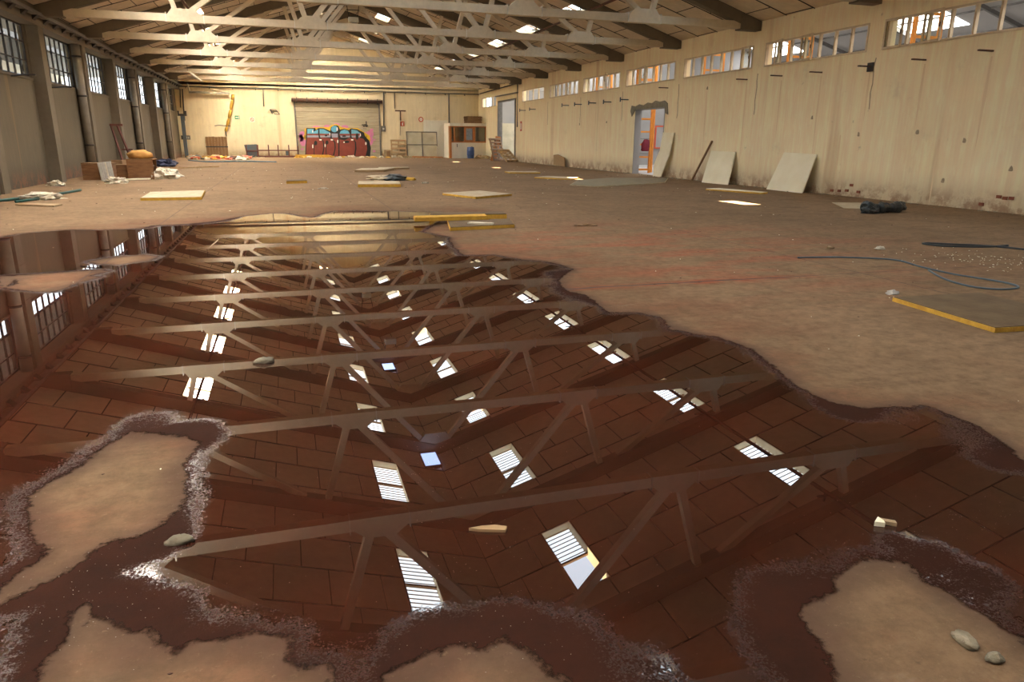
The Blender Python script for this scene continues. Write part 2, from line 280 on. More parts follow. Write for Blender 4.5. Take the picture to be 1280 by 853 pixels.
DAMP = [(-0.77,4.21,0.35),(-0.55,3.84,0.25),(0.5,3.14,0.3),(0.44,3.3,0.2),(-0.63,2.29,0.4),(-0.78,2.52,0.3),(-0.59,2.62,0.25),(0.57,1.81,0.3),(0.82,1.74,0.3),(0.98,1.58,0.3),(0.37,1.83,0.25),(2.29,1.78,0.2),(2.32,1.61,0.2),(2.19,1.91,0.12),(1.31,1.56,0.3),(1.49,1.76,0.25),(3.12,2.68,0.3),(3.1,2.34,0.3),(2.95,3.03,0.25),(2.18,6.75,0.5),(2.37,6.31,0.4),(2.71,7.78,0.4),(-1.55,13.75,1.0),(-0.44,12.33,0.8),(-0.06,13.04,0.8),(-1.1,11.51,0.5)]
GRAF = [('halo_pink',[[(1.56,1.67),(1.53,1.55),(1.45,1.46),(1.35,1.4),(1.25,1.4),(1.15,1.45),(1.09,1.55),(1.08,1.66),(1.11,1.78),(1.18,1.88),(1.28,1.93),(1.39,1.93),(1.48,1.88),(1.54,1.79)],[(1.59,1.19),(1.55,1.03),(1.48,0.9),(1.37,0.83),(1.27,0.83),(1.17,0.9),(1.12,1.02),(1.1,1.18),(1.14,1.34),(1.21,1.47),(1.32,1.54),(1.42,1.54),(1.52,1.47),(1.57,1.34)],[(1.36,1.43),(1.34,1.29),(1.29,1.19),(1.22,1.13),(1.16,1.13),(1.1,1.19),(1.06,1.29),(1.06,1.42),(1.08,1.55),(1.13,1.66),(1.2,1.72),(1.26,1.72),(1.32,1.66),(1.36,1.56)],[(2.72,2.26),(2.69,2.21),(2.6,2.17),(2.48,2.15),(2.34,2.15),(2.22,2.17),(2.14,2.2),(2.11,2.25),(2.15,2.3),(2.23,2.34),(2.36,2.36),(2.49,2.36),(2.61,2.34),(2.7,2.3)],[(3.46,2.33),(3.44,2.27),(3.37,2.23),(3.27,2.21),(3.16,2.21),(3.06,2.23),(2.99,2.27),(2.97,2.32),(3.0,2.37),(3.07,2.42),(3.17,2.44),(3.28,2.44),(3.38,2.42),(3.44,2.38)],[(4.21,2.49),(4.19,2.45),(4.12,2.42),(4.02,2.4),(3.91,2.4),(3.81,2.42),(3.74,2.45),(3.72,2.48),(3.75,2.52),(3.82,2.55),(3.92,2.57),(4.03,2.57),(4.12,2.55),(4.19,2.53)],[(4.86,2.32),(4.83,2.26),(4.75,2.21),(4.63,2.18),(4.51,2.18),(4.4,2.2),(4.32,2.25),(4.3,2.31),(4.33,2.37),(4.41,2.41),(4.52,2.44),(4.65,2.44),(4.76,2.42),(4.83,2.37)],[(6.79,1.78),(6.76,1.66),(6.67,1.57),(6.55,1.51),(6.43,1.51),(6.31,1.56),(6.24,1.66),(6.22,1.78),(6.25,1.9),(6.33,2.0),(6.45,2.05),(6.58,2.05),(6.69,2.0),(6.77,1.91)],[(6.74,1.29),(6.7,1.12),(6.63,0.99),(6.52,0.92),(6.41,0.92),(6.31,0.99),(6.24,1.12),(6.23,1.28),(6.26,1.45),(6.33,1.58),(6.44,1.65),(6.55,1.65),(6.65,1.58),(6.72,1.45)],[(6.78,2.09),(6.77,2.05),(6.73,2.01),(6.67,1.98),(6.61,1.98),(6.55,2.0),(6.52,2.04),(6.5,2.09),(6.52,2.14),(6.56,2.18),(6.62,2.2),(6.68,2.2),(6.74,2.18),(6.77,2.14)],[(1.35,0.61),(1.34,0.57),(1.31,0.54),(1.26,0.52),(1.21,0.52),(1.17,0.54),(1.14,0.57),(1.13,0.6),(1.15,0.64),(1.18,0.67),(1.23,0.69),(1.27,0.69),(1.32,0.67),(1.34,0.64)],[(6.88,0.48),(6.87,0.44),(6.83,0.41),(6.79,0.39),(6.73,0.39),(6.69,0.41),(6.66,0.44),(6.65,0.47),(6.66,0.51),(6.7,0.54),(6.74,0.56),(6.79,0.56),(6.84,0.54),(6.87,0.51)],[(6.9,1.35),(6.89,1.32),(6.87,1.29),(6.85,1.28),(6.82,1.28),(6.79,1.29),(6.78,1.32),(6.77,1.35),(6.78,1.38),(6.8,1.41),(6.82,1.42),(6.85,1.42),(6.88,1.41),(6.89,1.38)],[(6.3,1.59),(6.28,1.43),(6.22,1.3),(6.14,1.23),(6.05,1.23),(5.98,1.3),(5.93,1.43),(5.92,1.59),(5.95,1.75),(6.01,1.88),(6.09,1.95),(6.17,1.95),(6.25,1.88),(6.29,1.76)]]),('halo_yellow',[[(1.53,2.15),(2.3,2.25),(3.34,2.27),(3.59,2.45),(3.97,2.52),(4.27,2.31),(4.7,2.22),(5.57,2.23),(6.19,1.84),(6.47,1.66),(6.51,1.22),(3.88,0.96),(1.44,1.31)],[(1.6,1.55),(1.59,1.49),(1.55,1.44),(1.51,1.42),(1.46,1.42),(1.42,1.44),(1.39,1.49),(1.38,1.55),(1.4,1.6),(1.43,1.65),(1.48,1.68),(1.52,1.68),(1.57,1.65),(1.59,1.61)],[(6.29,1.56),(6.28,1.52),(6.24,1.49),(6.2,1.47),(6.14,1.47),(6.1,1.48),(6.07,1.52),(6.06,1.56),(6.07,1.6),(6.11,1.64),(6.15,1.66),(6.2,1.66),(6.25,1.64),(6.28,1.61)]]),('letter_outline',[[(1.66,2.18),(2.32,2.19),(2.37,2.04),(2.57,2.19),(2.96,2.19),(3.44,1.99),(3.52,2.27),(3.78,2.42),(4.08,2.37),(4.19,2.09),(4.51,2.16),(4.88,2.07),(5.04,2.2),(5.51,2.14),(6.03,1.9),(6.11,1.59),(6.42,1.28),(6.52,0.72),(6.42,0.07),(1.42,0.06)]]),('letter_body',[[(1.69,1.76),(2.51,1.76),(2.53,1.65),(1.68,1.64)],[(2.62,1.77),(3.46,1.77),(3.47,1.65),(2.62,1.64)],[(4.12,1.78),(4.94,1.79),(4.97,1.66),(4.14,1.65)],[(5.05,1.79),(5.77,1.81),(5.8,1.66),(5.04,1.66)],[(1.66,1.47),(2.54,1.48),(2.83,1.19),(2.85,0.71),(2.68,0.08),(1.47,0.07)],[(2.66,1.49),(3.47,1.44),(3.7,1.11),(3.7,0.65),(3.52,0.08),(2.78,0.08),(2.92,0.71),(2.91,1.2)],[(3.54,1.48),(4.02,1.49),(3.95,0.08),(3.62,0.08),(3.79,0.71),(3.79,1.14)],[(4.11,1.36),(4.52,1.3),(4.91,1.51),(5.09,1.4),(5.28,1.15),(5.28,0.66),(5.16,0.08),(4.04,0.08)],[(5.1,1.5),(5.67,1.51),(5.98,1.41),(6.2,1.03),(6.22,0.6),(6.07,0.08),(5.26,0.08),(5.39,0.66),(5.38,1.15)]]),('letter_top',[[(1.72,2.12),(2.2,2.13),(2.18,1.92),(2.53,2.09),(2.51,1.78),(1.7,1.76)],[(2.64,2.12),(2.96,2.11),(3.41,1.87),(3.46,1.77),(2.62,1.78)],[(4.13,1.79),(4.25,2.0),(4.53,2.1),(4.81,2.01),(4.92,1.79)],[(5.07,2.13),(5.5,2.05),(5.76,1.82),(5.05,1.79)],[(4.03,2.14),(4.0,2.03),(3.92,1.95),(3.82,1.9),(3.7,1.9),(3.6,1.94),(3.53,2.03),(3.51,2.13),(3.55,2.24),(3.62,2.33),(3.73,2.37),(3.85,2.38),(3.95,2.33),(4.01,2.25)]]),('letter_band',[[(1.68,1.64),(2.53,1.65),(2.54,1.49),(1.67,1.48)],[(2.64,1.64),(3.45,1.65),(3.41,1.51),(2.66,1.5)],[(3.52,1.8),(4.01,1.8),(3.99,1.5),(3.54,1.49)],[(4.17,1.65),(4.95,1.65),(4.88,1.51),(4.22,1.5)],[(5.04,1.66),(5.77,1.66),(5.67,1.51),(5.07,1.51)]]),('letter_counter',[[(2.4,1.07),(2.39,1.0),(2.35,0.94),(2.3,0.9),(2.24,0.9),(2.2,0.93),(2.17,0.99),(2.16,1.07),(2.18,1.14),(2.21,1.2),(2.26,1.24),(2.32,1.24),(2.37,1.2),(2.4,1.14)],[(3.26,1.12),(3.24,1.06),(3.21,1.0),(3.16,0.97),(3.11,0.97),(3.07,1.0),(3.04,1.06),(3.03,1.12),(3.05,1.19),(3.08,1.24),(3.13,1.27),(3.18,1.27),(3.22,1.24),(3.25,1.19)],[(4.87,1.18),(4.84,1.14),(4.78,1.11),(4.7,1.09),(4.6,1.09),(4.52,1.1),(4.46,1.14),(4.44,1.18),(4.46,1.22),(4.52,1.25),(4.61,1.27),(4.71,1.27),(4.79,1.25),(4.85,1.22)],[(4.63,1.61),(4.62,1.58),(4.57,1.56),(4.51,1.55),(4.44,1.55),(4.38,1.56),(4.33,1.58),(4.32,1.61),(4.34,1.63),(4.38,1.65),(4.45,1.67),(4.51,1.67),(4.58,1.66),(4.62,1.64)],[(5.59,1.59),(5.58,1.48),(5.54,1.39),(5.49,1.35),(5.44,1.35),(5.4,1.39),(5.37,1.48),(5.37,1.59),(5.38,1.69),(5.42,1.78),(5.47,1.83),(5.52,1.83),(5.56,1.78),(5.59,1.69)],[(3.2,1.64),(3.19,1.61),(3.16,1.59),(3.12,1.57),(3.08,1.57),(3.04,1.58),(3.01,1.61),(3.0,1.64),(3.02,1.67),(3.04,1.7),(3.08,1.71),(3.13,1.71),(3.17,1.7),(3.19,1.68)],[(2.13,1.01),(2.17,1.01),(2.13,0.08),(2.08,0.08)],[(3.04,1.07),(3.09,1.07),(3.04,0.08),(2.99,0.08)]]),('letter_highlight',[[(2.77,1.32),(2.75,1.28),(2.69,1.26),(2.63,1.26),(2.58,1.28),(2.56,1.31),(2.58,1.35),(2.64,1.37),(2.7,1.37),(2.75,1.35)],[(3.63,1.32),(3.61,1.29),(3.56,1.27),(3.49,1.27),(3.44,1.29),(3.42,1.32),(3.44,1.35),(3.5,1.38),(3.56,1.38),(3.61,1.36)],[(5.2,1.34),(5.17,1.3),(5.12,1.28),(5.05,1.28),(5.0,1.3),(4.98,1.34),(5.0,1.37),(5.06,1.39),(5.12,1.39),(5.18,1.37)],[(6.2,1.07),(6.19,0.99),(6.15,0.95),(6.11,0.95),(6.08,0.99),(6.07,1.06),(6.09,1.14),(6.12,1.18),(6.16,1.18),(6.19,1.14)],[(2.15,1.94),(2.14,1.87),(2.12,1.83),(2.09,1.83),(2.08,1.87),(2.08,1.93),(2.09,2.0),(2.11,2.04),(2.13,2.04),(2.15,2.0)],[(4.01,1.2),(4.0,1.12),(3.97,1.08),(3.95,1.07),(3.93,1.12),(3.92,1.2),(3.94,1.28),(3.96,1.33),(3.99,1.33),(4.01,1.28)],[(2.09,0.82),(2.08,0.73),(2.05,0.68),(2.03,0.68),(2.01,0.73),(2.01,0.82),(2.02,0.91),(2.05,0.97),(2.07,0.97),(2.09,0.91)],[(3.03,0.89),(3.01,0.81),(2.99,0.76),(2.97,0.76),(2.95,0.81),(2.95,0.89),(2.96,0.97),(2.98,1.02),(3.01,1.02),(3.02,0.97)],[(4.03,2.12),(4.01,2.03),(3.98,1.98),(3.95,1.98),(3.93,2.03),(3.93,2.12),(3.94,2.21),(3.97,2.27),(4.0,2.27),(4.02,2.21)],[(5.78,1.71),(5.77,1.64),(5.74,1.59),(5.72,1.59),(5.7,1.64),(5.7,1.71),(5.71,1.78),(5.73,1.83),(5.76,1.83),(5.77,1.79)],[(4.51,1.15),(4.5,1.12),(4.47,1.1),(4.43,1.1),(4.4,1.12),(4.39,1.15),(4.4,1.17),(4.43,1.19),(4.47,1.19),(4.5,1.18)],[(3.44,1.75),(3.42,1.69),(3.4,1.65),(3.38,1.64),(3.36,1.68),(3.36,1.75),(3.37,1.81),(3.39,1.85),(3.42,1.85),(3.43,1.81)]]),('scribble_tag',[[(5.87,2.51),(6.22,2.55),(6.23,2.47),(5.9,2.44)],[(6.2,2.76),(6.28,2.76),(6.31,2.33),(6.22,2.33)],[(5.96,2.42),(6.38,2.49),(6.34,2.38),(5.99,2.34)],[(5.98,2.21),(6.24,2.2),(6.24,2.17),(5.98,2.18)]])]# ================================================================ PUDDLE FIELD
def sdist(P):
    P = np.asarray(P, float); best = np.full(len(P), 1e9); inside = np.zeros(len(P), bool)
    for poly in [OUT]+HOLES:
        A = np.array(poly, float); Bq = np.roll(A, -1, 0)
        for a, b in zip(A, Bq):
            ab = b-a; t = np.clip(((P-a)@ab)/max(ab@ab,1e-9), 0, 1); q = a+t[:,None]*ab
            best = np.minimum(best, np.hypot(*(P-q).T))
            if a[1] != b[1]:
                c = ((a[1] > P[:,1]) != (b[1] > P[:,1])) & (P[:,0] < (b[0]-a[0])*(P[:,1]-a[1])/(b[1]-a[1])+a[0]); inside ^= c
    return np.where(inside, best, -best)
def grid_mesh(name, xs, ys, z, attrs, keep=None):
    nx, ny = len(xs), len(ys); X, Y = np.meshgrid(xs, ys); P = np.stack([X.ravel(), Y.ravel(), np.full(X.size, z)], 1)
    idx = np.arange(nx*ny).reshape(ny, nx); Q = np.stack([idx[:-1,:-1],idx[:-1,1:],idx[1:,1:],idx[1:,:-1]], -1).reshape(-1, 4)
    vals = attrs(P[:,:2])
    if keep is not None:
        Q = Q[keep(vals)[Q].any(1)]; u, inv = np.unique(Q, return_inverse=True); P = P[u]; vals = {k: v[u] for k, v in vals.items()}; Q = inv.reshape(-1, 4)
    me = bpy.data.meshes.new(name); me.vertices.add(len(P)); me.vertices.foreach_set('co', P.ravel())
    me.loops.add(Q.size); me.loops.foreach_set('vertex_index', Q.ravel().astype(np.int32)); me.polygons.add(len(Q)); me.polygons.foreach_set('loop_start', np.arange(0, Q.size, 4, dtype=np.int32))
    for k, v in vals.items(): at = me.attributes.new(k, 'FLOAT', 'POINT'); at.data.foreach_set('value', v.astype(np.float32))
    me.update(calc_edges=True); return me
# ---------------------------------------------------------------- floor: slabs with open joints
fl = struct('floor')
sx = [-7.75, -6.54, -2.21, 2.12, 6.45, 10.78, 15.75]; sy = [YF-.3]+[6.75+5.178*i for i in range(0, 11)]+[YB+.3]
for i in range(len(sx)-1):
    for j in range(len(sy)-1):
        a, b, c, d_ = sx[i]+.008, sx[i+1]-.008, sy[j]+.008, sy[j+1]-.008
        st = .2 if c < 20 else .9
        me = grid_mesh('slab', np.linspace(a, b, max(2,int((b-a)/st))), np.linspace(c, d_, max(2,int((d_-c)/st))), 0.0, lambda P: {'wet': np.maximum(sdist(P), -6)})
        me.materials.append(M['floor']); link('slab', me, fl)
MB().box(-7.75, 15.75, YF-.3, YB+.3, -.25, -.018).build('joint_filler', M['under'], fl)
m = MB(); r_ = random.Random(2); pts = [(2.45+.14*i, 6.75+r_.uniform(-.018,.018)) for i in range(24)]
for i, ((a, b), (c, d_)) in enumerate(zip(pts, pts[1:])): w = .022*(1-i/30)+r_.uniform(0,.01); m.add([(a,b-w,.0015),(c,d_-w,.0015),(c,d_+w,.0015),(a,b+w,.0015)], [(0,1,2,3)])
m.build('crack', M['under'], fl)
# ---------------------------------------------------------------- puddle
def pud(P):
    d = sdist(P); dm = np.zeros(len(P))
    for x, y, r in DAMP: dm = np.maximum(dm, np.clip(1.25-np.hypot(P[:,0]-x, P[:,1]-y)/r, 0, 1))
    return {'depth': np.clip(d, -1, 2), 'damp': dm}
me = grid_mesh('puddle', np.arange(-7.0, 4.6, .045), np.arange(.4, 21.6, .045), .004, pud, keep=lambda v: v['depth'] > -.14)
me.materials.append(M['puddle']); tag(link('puddle', me), 'wide shallow rust-red puddle mirroring the roof trusses and skylights', 'puddle')
# ================================================================ WALLS
def wall_cells(axis, at, th, u0, u1, z0, z1, holes):
    us = sorted({u0,u1,*[h[0] for h in holes],*[h[1] for h in holes]}); zs = sorted({z0,z1,*[h[2] for h in holes],*[h[3] for h in holes]}); m = MB()
    for a, b in zip(us, us[1:]):
        for c, d_ in zip(zs, zs[1:]):
            if any(h[0] < (a+b)/2 < h[1] and h[2] < (c+d_)/2 < h[3] for h in holes): continue
            m.box(*((at,at+th,a,b) if axis == 'x' else (a,b,at,at+th)), c, d_)
    return m
WZ0, WZ1 = 3.88, 4.62
RW = []                                                     # right clerestory openings
for k in range(-4, 8):
    y0, y1 = yk(k)+.27, yk(k+1)-.40
    if k == 5: y0, y1 = 43.75+0, 47.7
    if k == 5: continue
    if k == 6: y0, y1 = 53.9, 58.0
    if k == 4: y0, y1 = yk(4)+.6, yk(5)-.25
    if k == 7: continue
    if y1 < YB: RW.append((y0, y1, WZ0, WZ1))
DOOR = (28.05, 30.75, 0, 2.86); CDOOR = (49.0, 53.4, 0, 4.15)
wr_ = struct('wall_right'); wall_cells('x', XR, .28, YF-.3, YB+.3, 0, 5.34, RW+[DOOR, CDOOR]).build('plaster', M['wall_right'], wr_)
m = MB(); pts = [(27.75,2.55),(27.85,3.0),(28.1,3.12),(28.5,3.09),(28.9,3.15),(29.2,3.06),(29.6,3.10),(30.0,3.0),(30.4,3.06),(30.8,2.98),(31.15,3.03),(31.25,2.8),(31.1,2.55),(30.85,2.6),(30.75,2.86),(28.05,2.86),(28.0,2.6)]
m.prism(pts[:13]+[(30.75,2.72),(30.75,2.86)][1:]+[(28.05,2.86)]+[(27.95,2.6)], 'x', XR-.03, XR+.01).build('mortar_patch', M['mortar'], wr_)
# wall piers standing slightly proud at the truss lines and the crack below one of them
m = MB(); 
for k in range(-2, 5):
    y = yk(k)-.1; pts = [(y+.02*math.sin(i*2.1+k), 3.7-i*.22) for i in range(7)]
    for (a, b), (c, d_) in zip(pts, pts[1:]): m.bar((XR-.001, a, b), (XR-.001, c, d_), .03, .012, (1,0,0))
m.build('wall_crack', M['scar'], wr_)
# left wall: panels between columns, window band, lintel, upper wall
wl_ = struct('wall_left'); LW = []
for k in range(-4, 7):
    LW.append((yk(k)+.42, yk(k+1)-.18, 3.2, 4.76))
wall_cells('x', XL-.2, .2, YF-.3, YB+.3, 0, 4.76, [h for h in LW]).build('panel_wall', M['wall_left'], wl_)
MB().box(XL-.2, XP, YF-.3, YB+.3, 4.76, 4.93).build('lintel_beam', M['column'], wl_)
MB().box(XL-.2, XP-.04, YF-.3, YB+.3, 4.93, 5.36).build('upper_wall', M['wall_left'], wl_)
for k in range(-4, 7):
    y = yk(k)+.12; m = MB()
    for i in range(5): m.box(XL, XP, y-.25, y+.25, i*.952, (i+1)*.952-.012)
    m.box(XL, XP-.01, y-.24, y+.24, 0, 4.76); m.build('column', M['column'], wl_)
# back wall with gable and shutter opening
wb = struct('wall_back'); wall_cells('y', YB, .3, XL-.4, XR+.4, 0, 5.3, [(.95,7.25,0,4.1)]).build('plaster', M['wall_back'], wb)
MB().prism([(XL-.4,5.3),(XR+.4,5.3),(XR+.4,roof_z(XR+.4)),(XC,ZR),(XL-.4,roof_z(XL-.4))], 'y', YB, YB+.3).build('gable', M['wall_back'], wb)
MB().prism([(10.8,.02),(12.8,.02),(12.8,2.93),(11.4,2.9),(10.8,2.95)], 'y', YB-.012, YB+.01).build('white_patch', M['wall_white'], wb)
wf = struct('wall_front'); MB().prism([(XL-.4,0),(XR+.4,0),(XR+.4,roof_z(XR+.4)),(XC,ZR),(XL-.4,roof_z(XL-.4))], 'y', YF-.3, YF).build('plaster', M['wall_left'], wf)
# ================================================================ ROOF
ce = struct('ceiling'); SKY = []                            # (side, bay, u0, u1, v0, v1)
U = {1: (1.50, 2.30), 2: (7.10, 7.86)}
for k in range(-5, 7):
    for side in (1, -1):
        for r in (1, 2):
            v0 = yk(k)+1.29; v1 = v0+2.589
            if v1 < YB-.2: SKY.append((side, k, U[r][0], U[r][1], v0, v1, r))
def rp(side, u, y, h=0): return (XC+side*u, y, ZR-SL*u+h)
def slopebox(m, side, u0, u1, v0, v1, h0, h1):
    vs = [rp(side,u0,v0,h0),rp(side,u1,v0,h0),rp(side,u1,v1,h0),rp(side,u0,v1,h0),rp(side,u0,v0,h1),rp(side,u1,v0,h1),rp(side,u1,v1,h1),rp(side,u0,v1,h1)]
    return m.add(vs, [(0,3,2,1),(4,5,6,7),(0,1,5,4),(1,2,6,5),(2,3,7,6),(3,0,4,7)])
PC = {}; pieces = []; field = MB(); UMAX = 11.42
for side in (1, -1):
    for k in range(-6, 8):
        for row in range(4):
            v0 = yk(k)+row*1.2945; v1 = v0+1.2945
            if v0 < YF-.3 or v1 > YB+.35: continue
            off = .56 if row % 2 else 0; u = -1.12+off
            while u < UMAX:
                a, b = max(u, .0), min(u+1.12, UMAX); u += 1.12
                if b-a < .05: continue
                segs = [(a, b)]
                for s in SKY:
                    if s[0] == side and s[4] < (v0+v1)/2 < s[5]:
                        ns = []
                        for c, d_ in segs:
                            if s[3] <= c or s[2] >= d_: ns.append((c, d_)); continue
                            if c < s[2]: ns.append((c, s[2]))
                            if d_ > s[3]: ns.append((s[3], d_))
                        segs = ns
                for c, d_ in segs:
                    if d_-c > .04: pieces.append((side, k, c, d_, v0, v1))
def prio(p):
    x = XC+p[0]*p[2]; return math.hypot(x-3, p[4]-14) if p[4] > 7 else 60
pieces.sort(key=prio)
for i, (side, k, c, d_, v0, v1) in enumerate(pieces):
    if i < 292:
        key = (side, round(d_-c, 2))
        if key not in PC:
            m = MB(); w = d_-c-.026; t = .04
            vs = [(0,0,0),(side*w,0,-SL*w),(side*w,1.2685,-SL*w),(0,1.2685,0)]; m.add(vs+[(a,b,e+t) for a,b,e in vs], [(0,3,2,1),(4,5,6,7),(0,1,5,4),(1,2,6,5),(2,3,7,6),(3,0,4,7)])
            o = m.build('panel', M['panel'], ce); PC[key] = o
        else: o = PC[key].copy(); COL.objects.link(o)
        p = rp(side, c+.013, v0+.013, random.uniform(0,.008)); o.location = p
    else: slopebox(field, side, c+.013, d_-.013, v0+.013, v1-.013, 0, .04)
field.build('panel_field', M['panel'], ce, 'stuff')
js = MB()
for side, k, c, d_, v0, v1 in pieces:
    slopebox(js, side, c-.007, c+.007, v0+.012, v1-.012, -.012, .02); slopebox(js, side, c, d_, v0-.009, v0+.009, -.02, .02)
js.build('joint_strip', M['deck'], ce, 'stuff')
deck = MB(); us = sorted({0, UMAX, *[q for r in U.values() for q in r]})
for side in (1, -1):
    for a, b in zip(us, us[1:]):
        hol = sorted((s[4], s[5]) for s in SKY if s[0] == side and s[2] <= (a+b)/2 <= s[3]); y = YF-.3
        for c, d_ in hol: slopebox(deck, side, a, b, y, c, .045, .16); y = d_
        slopebox(deck, side, a, b, y, YB+.3, .045, .16)
deck.build('roof_deck', M['deck'], ce)
# skylights: lined openings, corrugated daylit sheets, dark strips standing in for the ribs' shading; a few sheets are gone
GONE = {(1,-2,1): (.04,.5), (1,0,1): (.4,.62), (1,2,1): (.8,1.01), (1,4,1): (.6,.86)}
nw = 0; SK = {}
for side, k, u0, u1, v0, v1, r in SKY:
    nw += 1; win = struct('window_%d' % nw, rp(side, u0, v0))
    gone = GONE.get((side,k,r)); key = (side, r, gone, k > 5)
    if key in SK:
        for ch in SK[key].children: c = ch.copy(); COL.objects.link(c); c.parent = win
        continue
    SK[key] = win; W, Lv = u1-u0, v1-v0
    def q(u, v, h): return (side*u, v, -SL*u+h)
    def sb(m, a, b, c, d_, h0, h1):
        vs = [q(a,c,h0),q(b,c,h0),q(b,d_,h0),q(a,d_,h0),q(a,c,h1),q(b,c,h1),q(b,d_,h1),q(a,d_,h1)]; return m.add(vs, [(0,3,2,1),(4,5,6,7),(0,1,5,4),(1,2,6,5),(2,3,7,6),(3,0,4,7)])
    m = MB(); D = .30
    sb(m, 0, .025, 0, Lv, 0, D); sb(m, W-.025, W, 0, Lv, 0, D); sb(m, .025, W-.025, 0, .025, 0, D); sb(m, .025, W-.025, Lv-.025, Lv, 0, D); m.build('lining', M['lining'], win)
    m = MB(); n_ = 96; cols = [(.025, W-.025)]
    g0, g1 = gone if gone else (2, 2)
    for i in range(n_):
        t0, t1 = i/n_, (i+1)/n_
        if g0 <= (t0+t1)/2 <= g1: continue
        h = lambda t: D-.06+.018*math.sin(t*2*math.pi*16)
        m.add([q(.025,.025+t0*(Lv-.05),h(t0)), q(W-.025,.025+t0*(Lv-.05),h(t0)), q(W-.025,.025+t1*(Lv-.05),h(t1)), q(.025,.025+t1*(Lv-.05),h(t1))], [(0,1,2,3)])
    if len(m.f): m.build('pane', M['pane_r' if side > 0 else 'pane_c' if k > 5 else 'pane_l' if r == 2 else 'pane_m'], win)
    m = MB()
    for i in range(17):
        t = i/16
        if g0 < t < g1: continue
        v = .03+t*(Lv-.06); sb(m, .025, W-.025, v-.009, v+.009, D-.105, D-.085)
    if len(m.f): m.build('rib_shade', M['wood_dark'], win, 'stuff')
    m = MB(); sb(m, .02, W-.02, Lv*.5-.035, Lv*.5+.035, D-.15, D-.09); m.build('crossbar', M['wood_dark'], win)
# ---------------------------------------------------------------- trusses
def mirror(p): return (2*XC-p[0], p[1])
def make_truss():
    t = thing('roof_truss', '', 'roof truss', (0,0,0)); T = .22
    MB().box(XL+.35, XR-.75, 0, T, 5.08, 5.31).build('bottom_chord', M['truss'], t)
    for sg in (1, -1):
        f = (lambda p: p) if sg == 1 else mirror
        for gx in ((6.64,6.88,7.40,7.66), (10.58,10.79,11.50,11.66)):
            gs = MB().prism([f((gx[0]-.02,5.07)),f((gx[0],5.29)),f((gx[1],5.48)),f((gx[2],5.48)),f((gx[3],5.27)),f((gx[3]+.02,5.07))], 'y', -.012, T+.012).build('gusset', M['truss'], t)
            for x in (gx[0]-.03, gx[3]+.03): x = f((x,0))[0]; MB().box(x-.012, x+.012, -.02, T+.02, 5.06, 5.36).build('joint_clamp', M['silver'], gs)
        for a, b, w in (((7.02,5.44),(4.52,8.42),.17), ((7.34,5.44),(7.92,7.42),.16), ((10.95,5.42),(8.45,7.2),.15), ((11.40,5.42),(11.62,6.22),.15)):
            a, b = f(a), f(b); MB().bar((a[0],T/2,a[1]), (b[0],T/2,b[1]), w, .16, (0,1,0)).build('strut', M['truss'], t)
        p = [(XC, ZR-.02),(XC, ZR-.40),(14.7,roof_z(14.7)-.36),(14.7,5.06),(XR,5.06),(XR,roof_z(XR)-.02)]
        MB().prism([f(q) for q in p[:3]]+[f((14.7,roof_z(14.7)-.02))], 'y', -.03, T+.05).build('rafter', M['column'], t)
        MB().prism([f((14.62,5.04)),f((14.62,5.46)),f((14.72,roof_z(14.72)-.02)),f((XR,roof_z(XR)-.02)),f((XR,5.04))], 'y', -.05, T+.07).build('end_block', M['column'], t)
    MB().prism([(XC-.55,8.36),(XC-.35,8.1),(XC+.35,8.1),(XC+.55,8.36),(XC+.3,8.8),(XC-.3,8.8)], 'y', -.01, T+.01).build('ridge_block', M['truss'], t)
    return t
tr0 = make_truss(); ks = list(range(-3, 7))
for i, k in enumerate(reversed(ks)):
    t = tr0 if i == 0 else copy_tree(tr0); t.location = (0, yk(k), 0)
    t['group'] = 'concrete roof trusses'
    t['label'] = 'concrete lattice roof truss, ' + ('the one nearest the back wall' if i == 0 else ORD[i]+' truss counted from the back wall') if k >= 0 else 'concrete lattice roof truss, '+{-1:'first overhead, its right end block at the top edge',-2:'lowest one mirrored in the puddle',-3:'above the camera, out of the picture'}[k]
# conduit under the skylights on each slope
for side, lab in ((1,'long dark conduit under the right-hand row of skylights'), (-1,'long dark conduit under the left-hand row of skylights')):
    m = MB(); x = XC+side*(6.93 if side > 0 else 7.25); z = 6.1; m.tube([(x,YF,z),(x,YB,z)], .045, 8)
    o = m.build('conduit', M['rust'], None, None, True); tag(o, lab, 'pipe')
    b = MB()
    for k in range(-3, 7):
        y = yk(k)+.1; b.bar((x-.2,y,z+.1),(x+.2,y,z+.1), .04, .04); b.bar((x,y,z),(x,y,roof_z(x)-.36), .03, .03)
    b.build('bracket', M['dark_steel'], o)
# ================================================================ CLERESTORY WINDOWS, RIGHT WALL
def casement(parent, y, w, ang, z0=WZ0, z1=WZ1):
    # hinged at y (far edge), leaf runs towards the camera, swung into the hall
    m = MB(); t = .055; d = .045
    for a, b, c, e in ((0,w,0,t),(0,w,z1-z0-t,z1-z0),(0,t,t,z1-z0-t),(w-t,w,t,z1-z0-t)): m.box(-d/2, d/2, -b, -a, c, e)
    o = m.build('casement', M['frame_paint'], parent, None, False, (XR-.03, y, z0)); o.rotation_euler = (0, 0, ang)
    MB().box(-.004, .004, -w+t, -t, t, z1-z0-t).build('pane', M['glass'], o)
    MB().box(-d/2-.02, d/2, -w+.015, -w+.04, (z1-z0)/2-.05, (z1-z0)/2+.05).build('handle', M['rust'], o); return o
CAS = {-2: [(15.2,.66,-.18),(16.45,.62,-.02)], -1: [(19.75,.68,-.2),(21.0,.6,-.3)], 0: [(22.85,.62,-.12)], 1: [(30.55,.95,-.22)], 2: [(34.0,1.0,-.5)], 3: [(39.4,.6,-.1)]}
bays = [k for k in range(-4, 7) if k != 5]
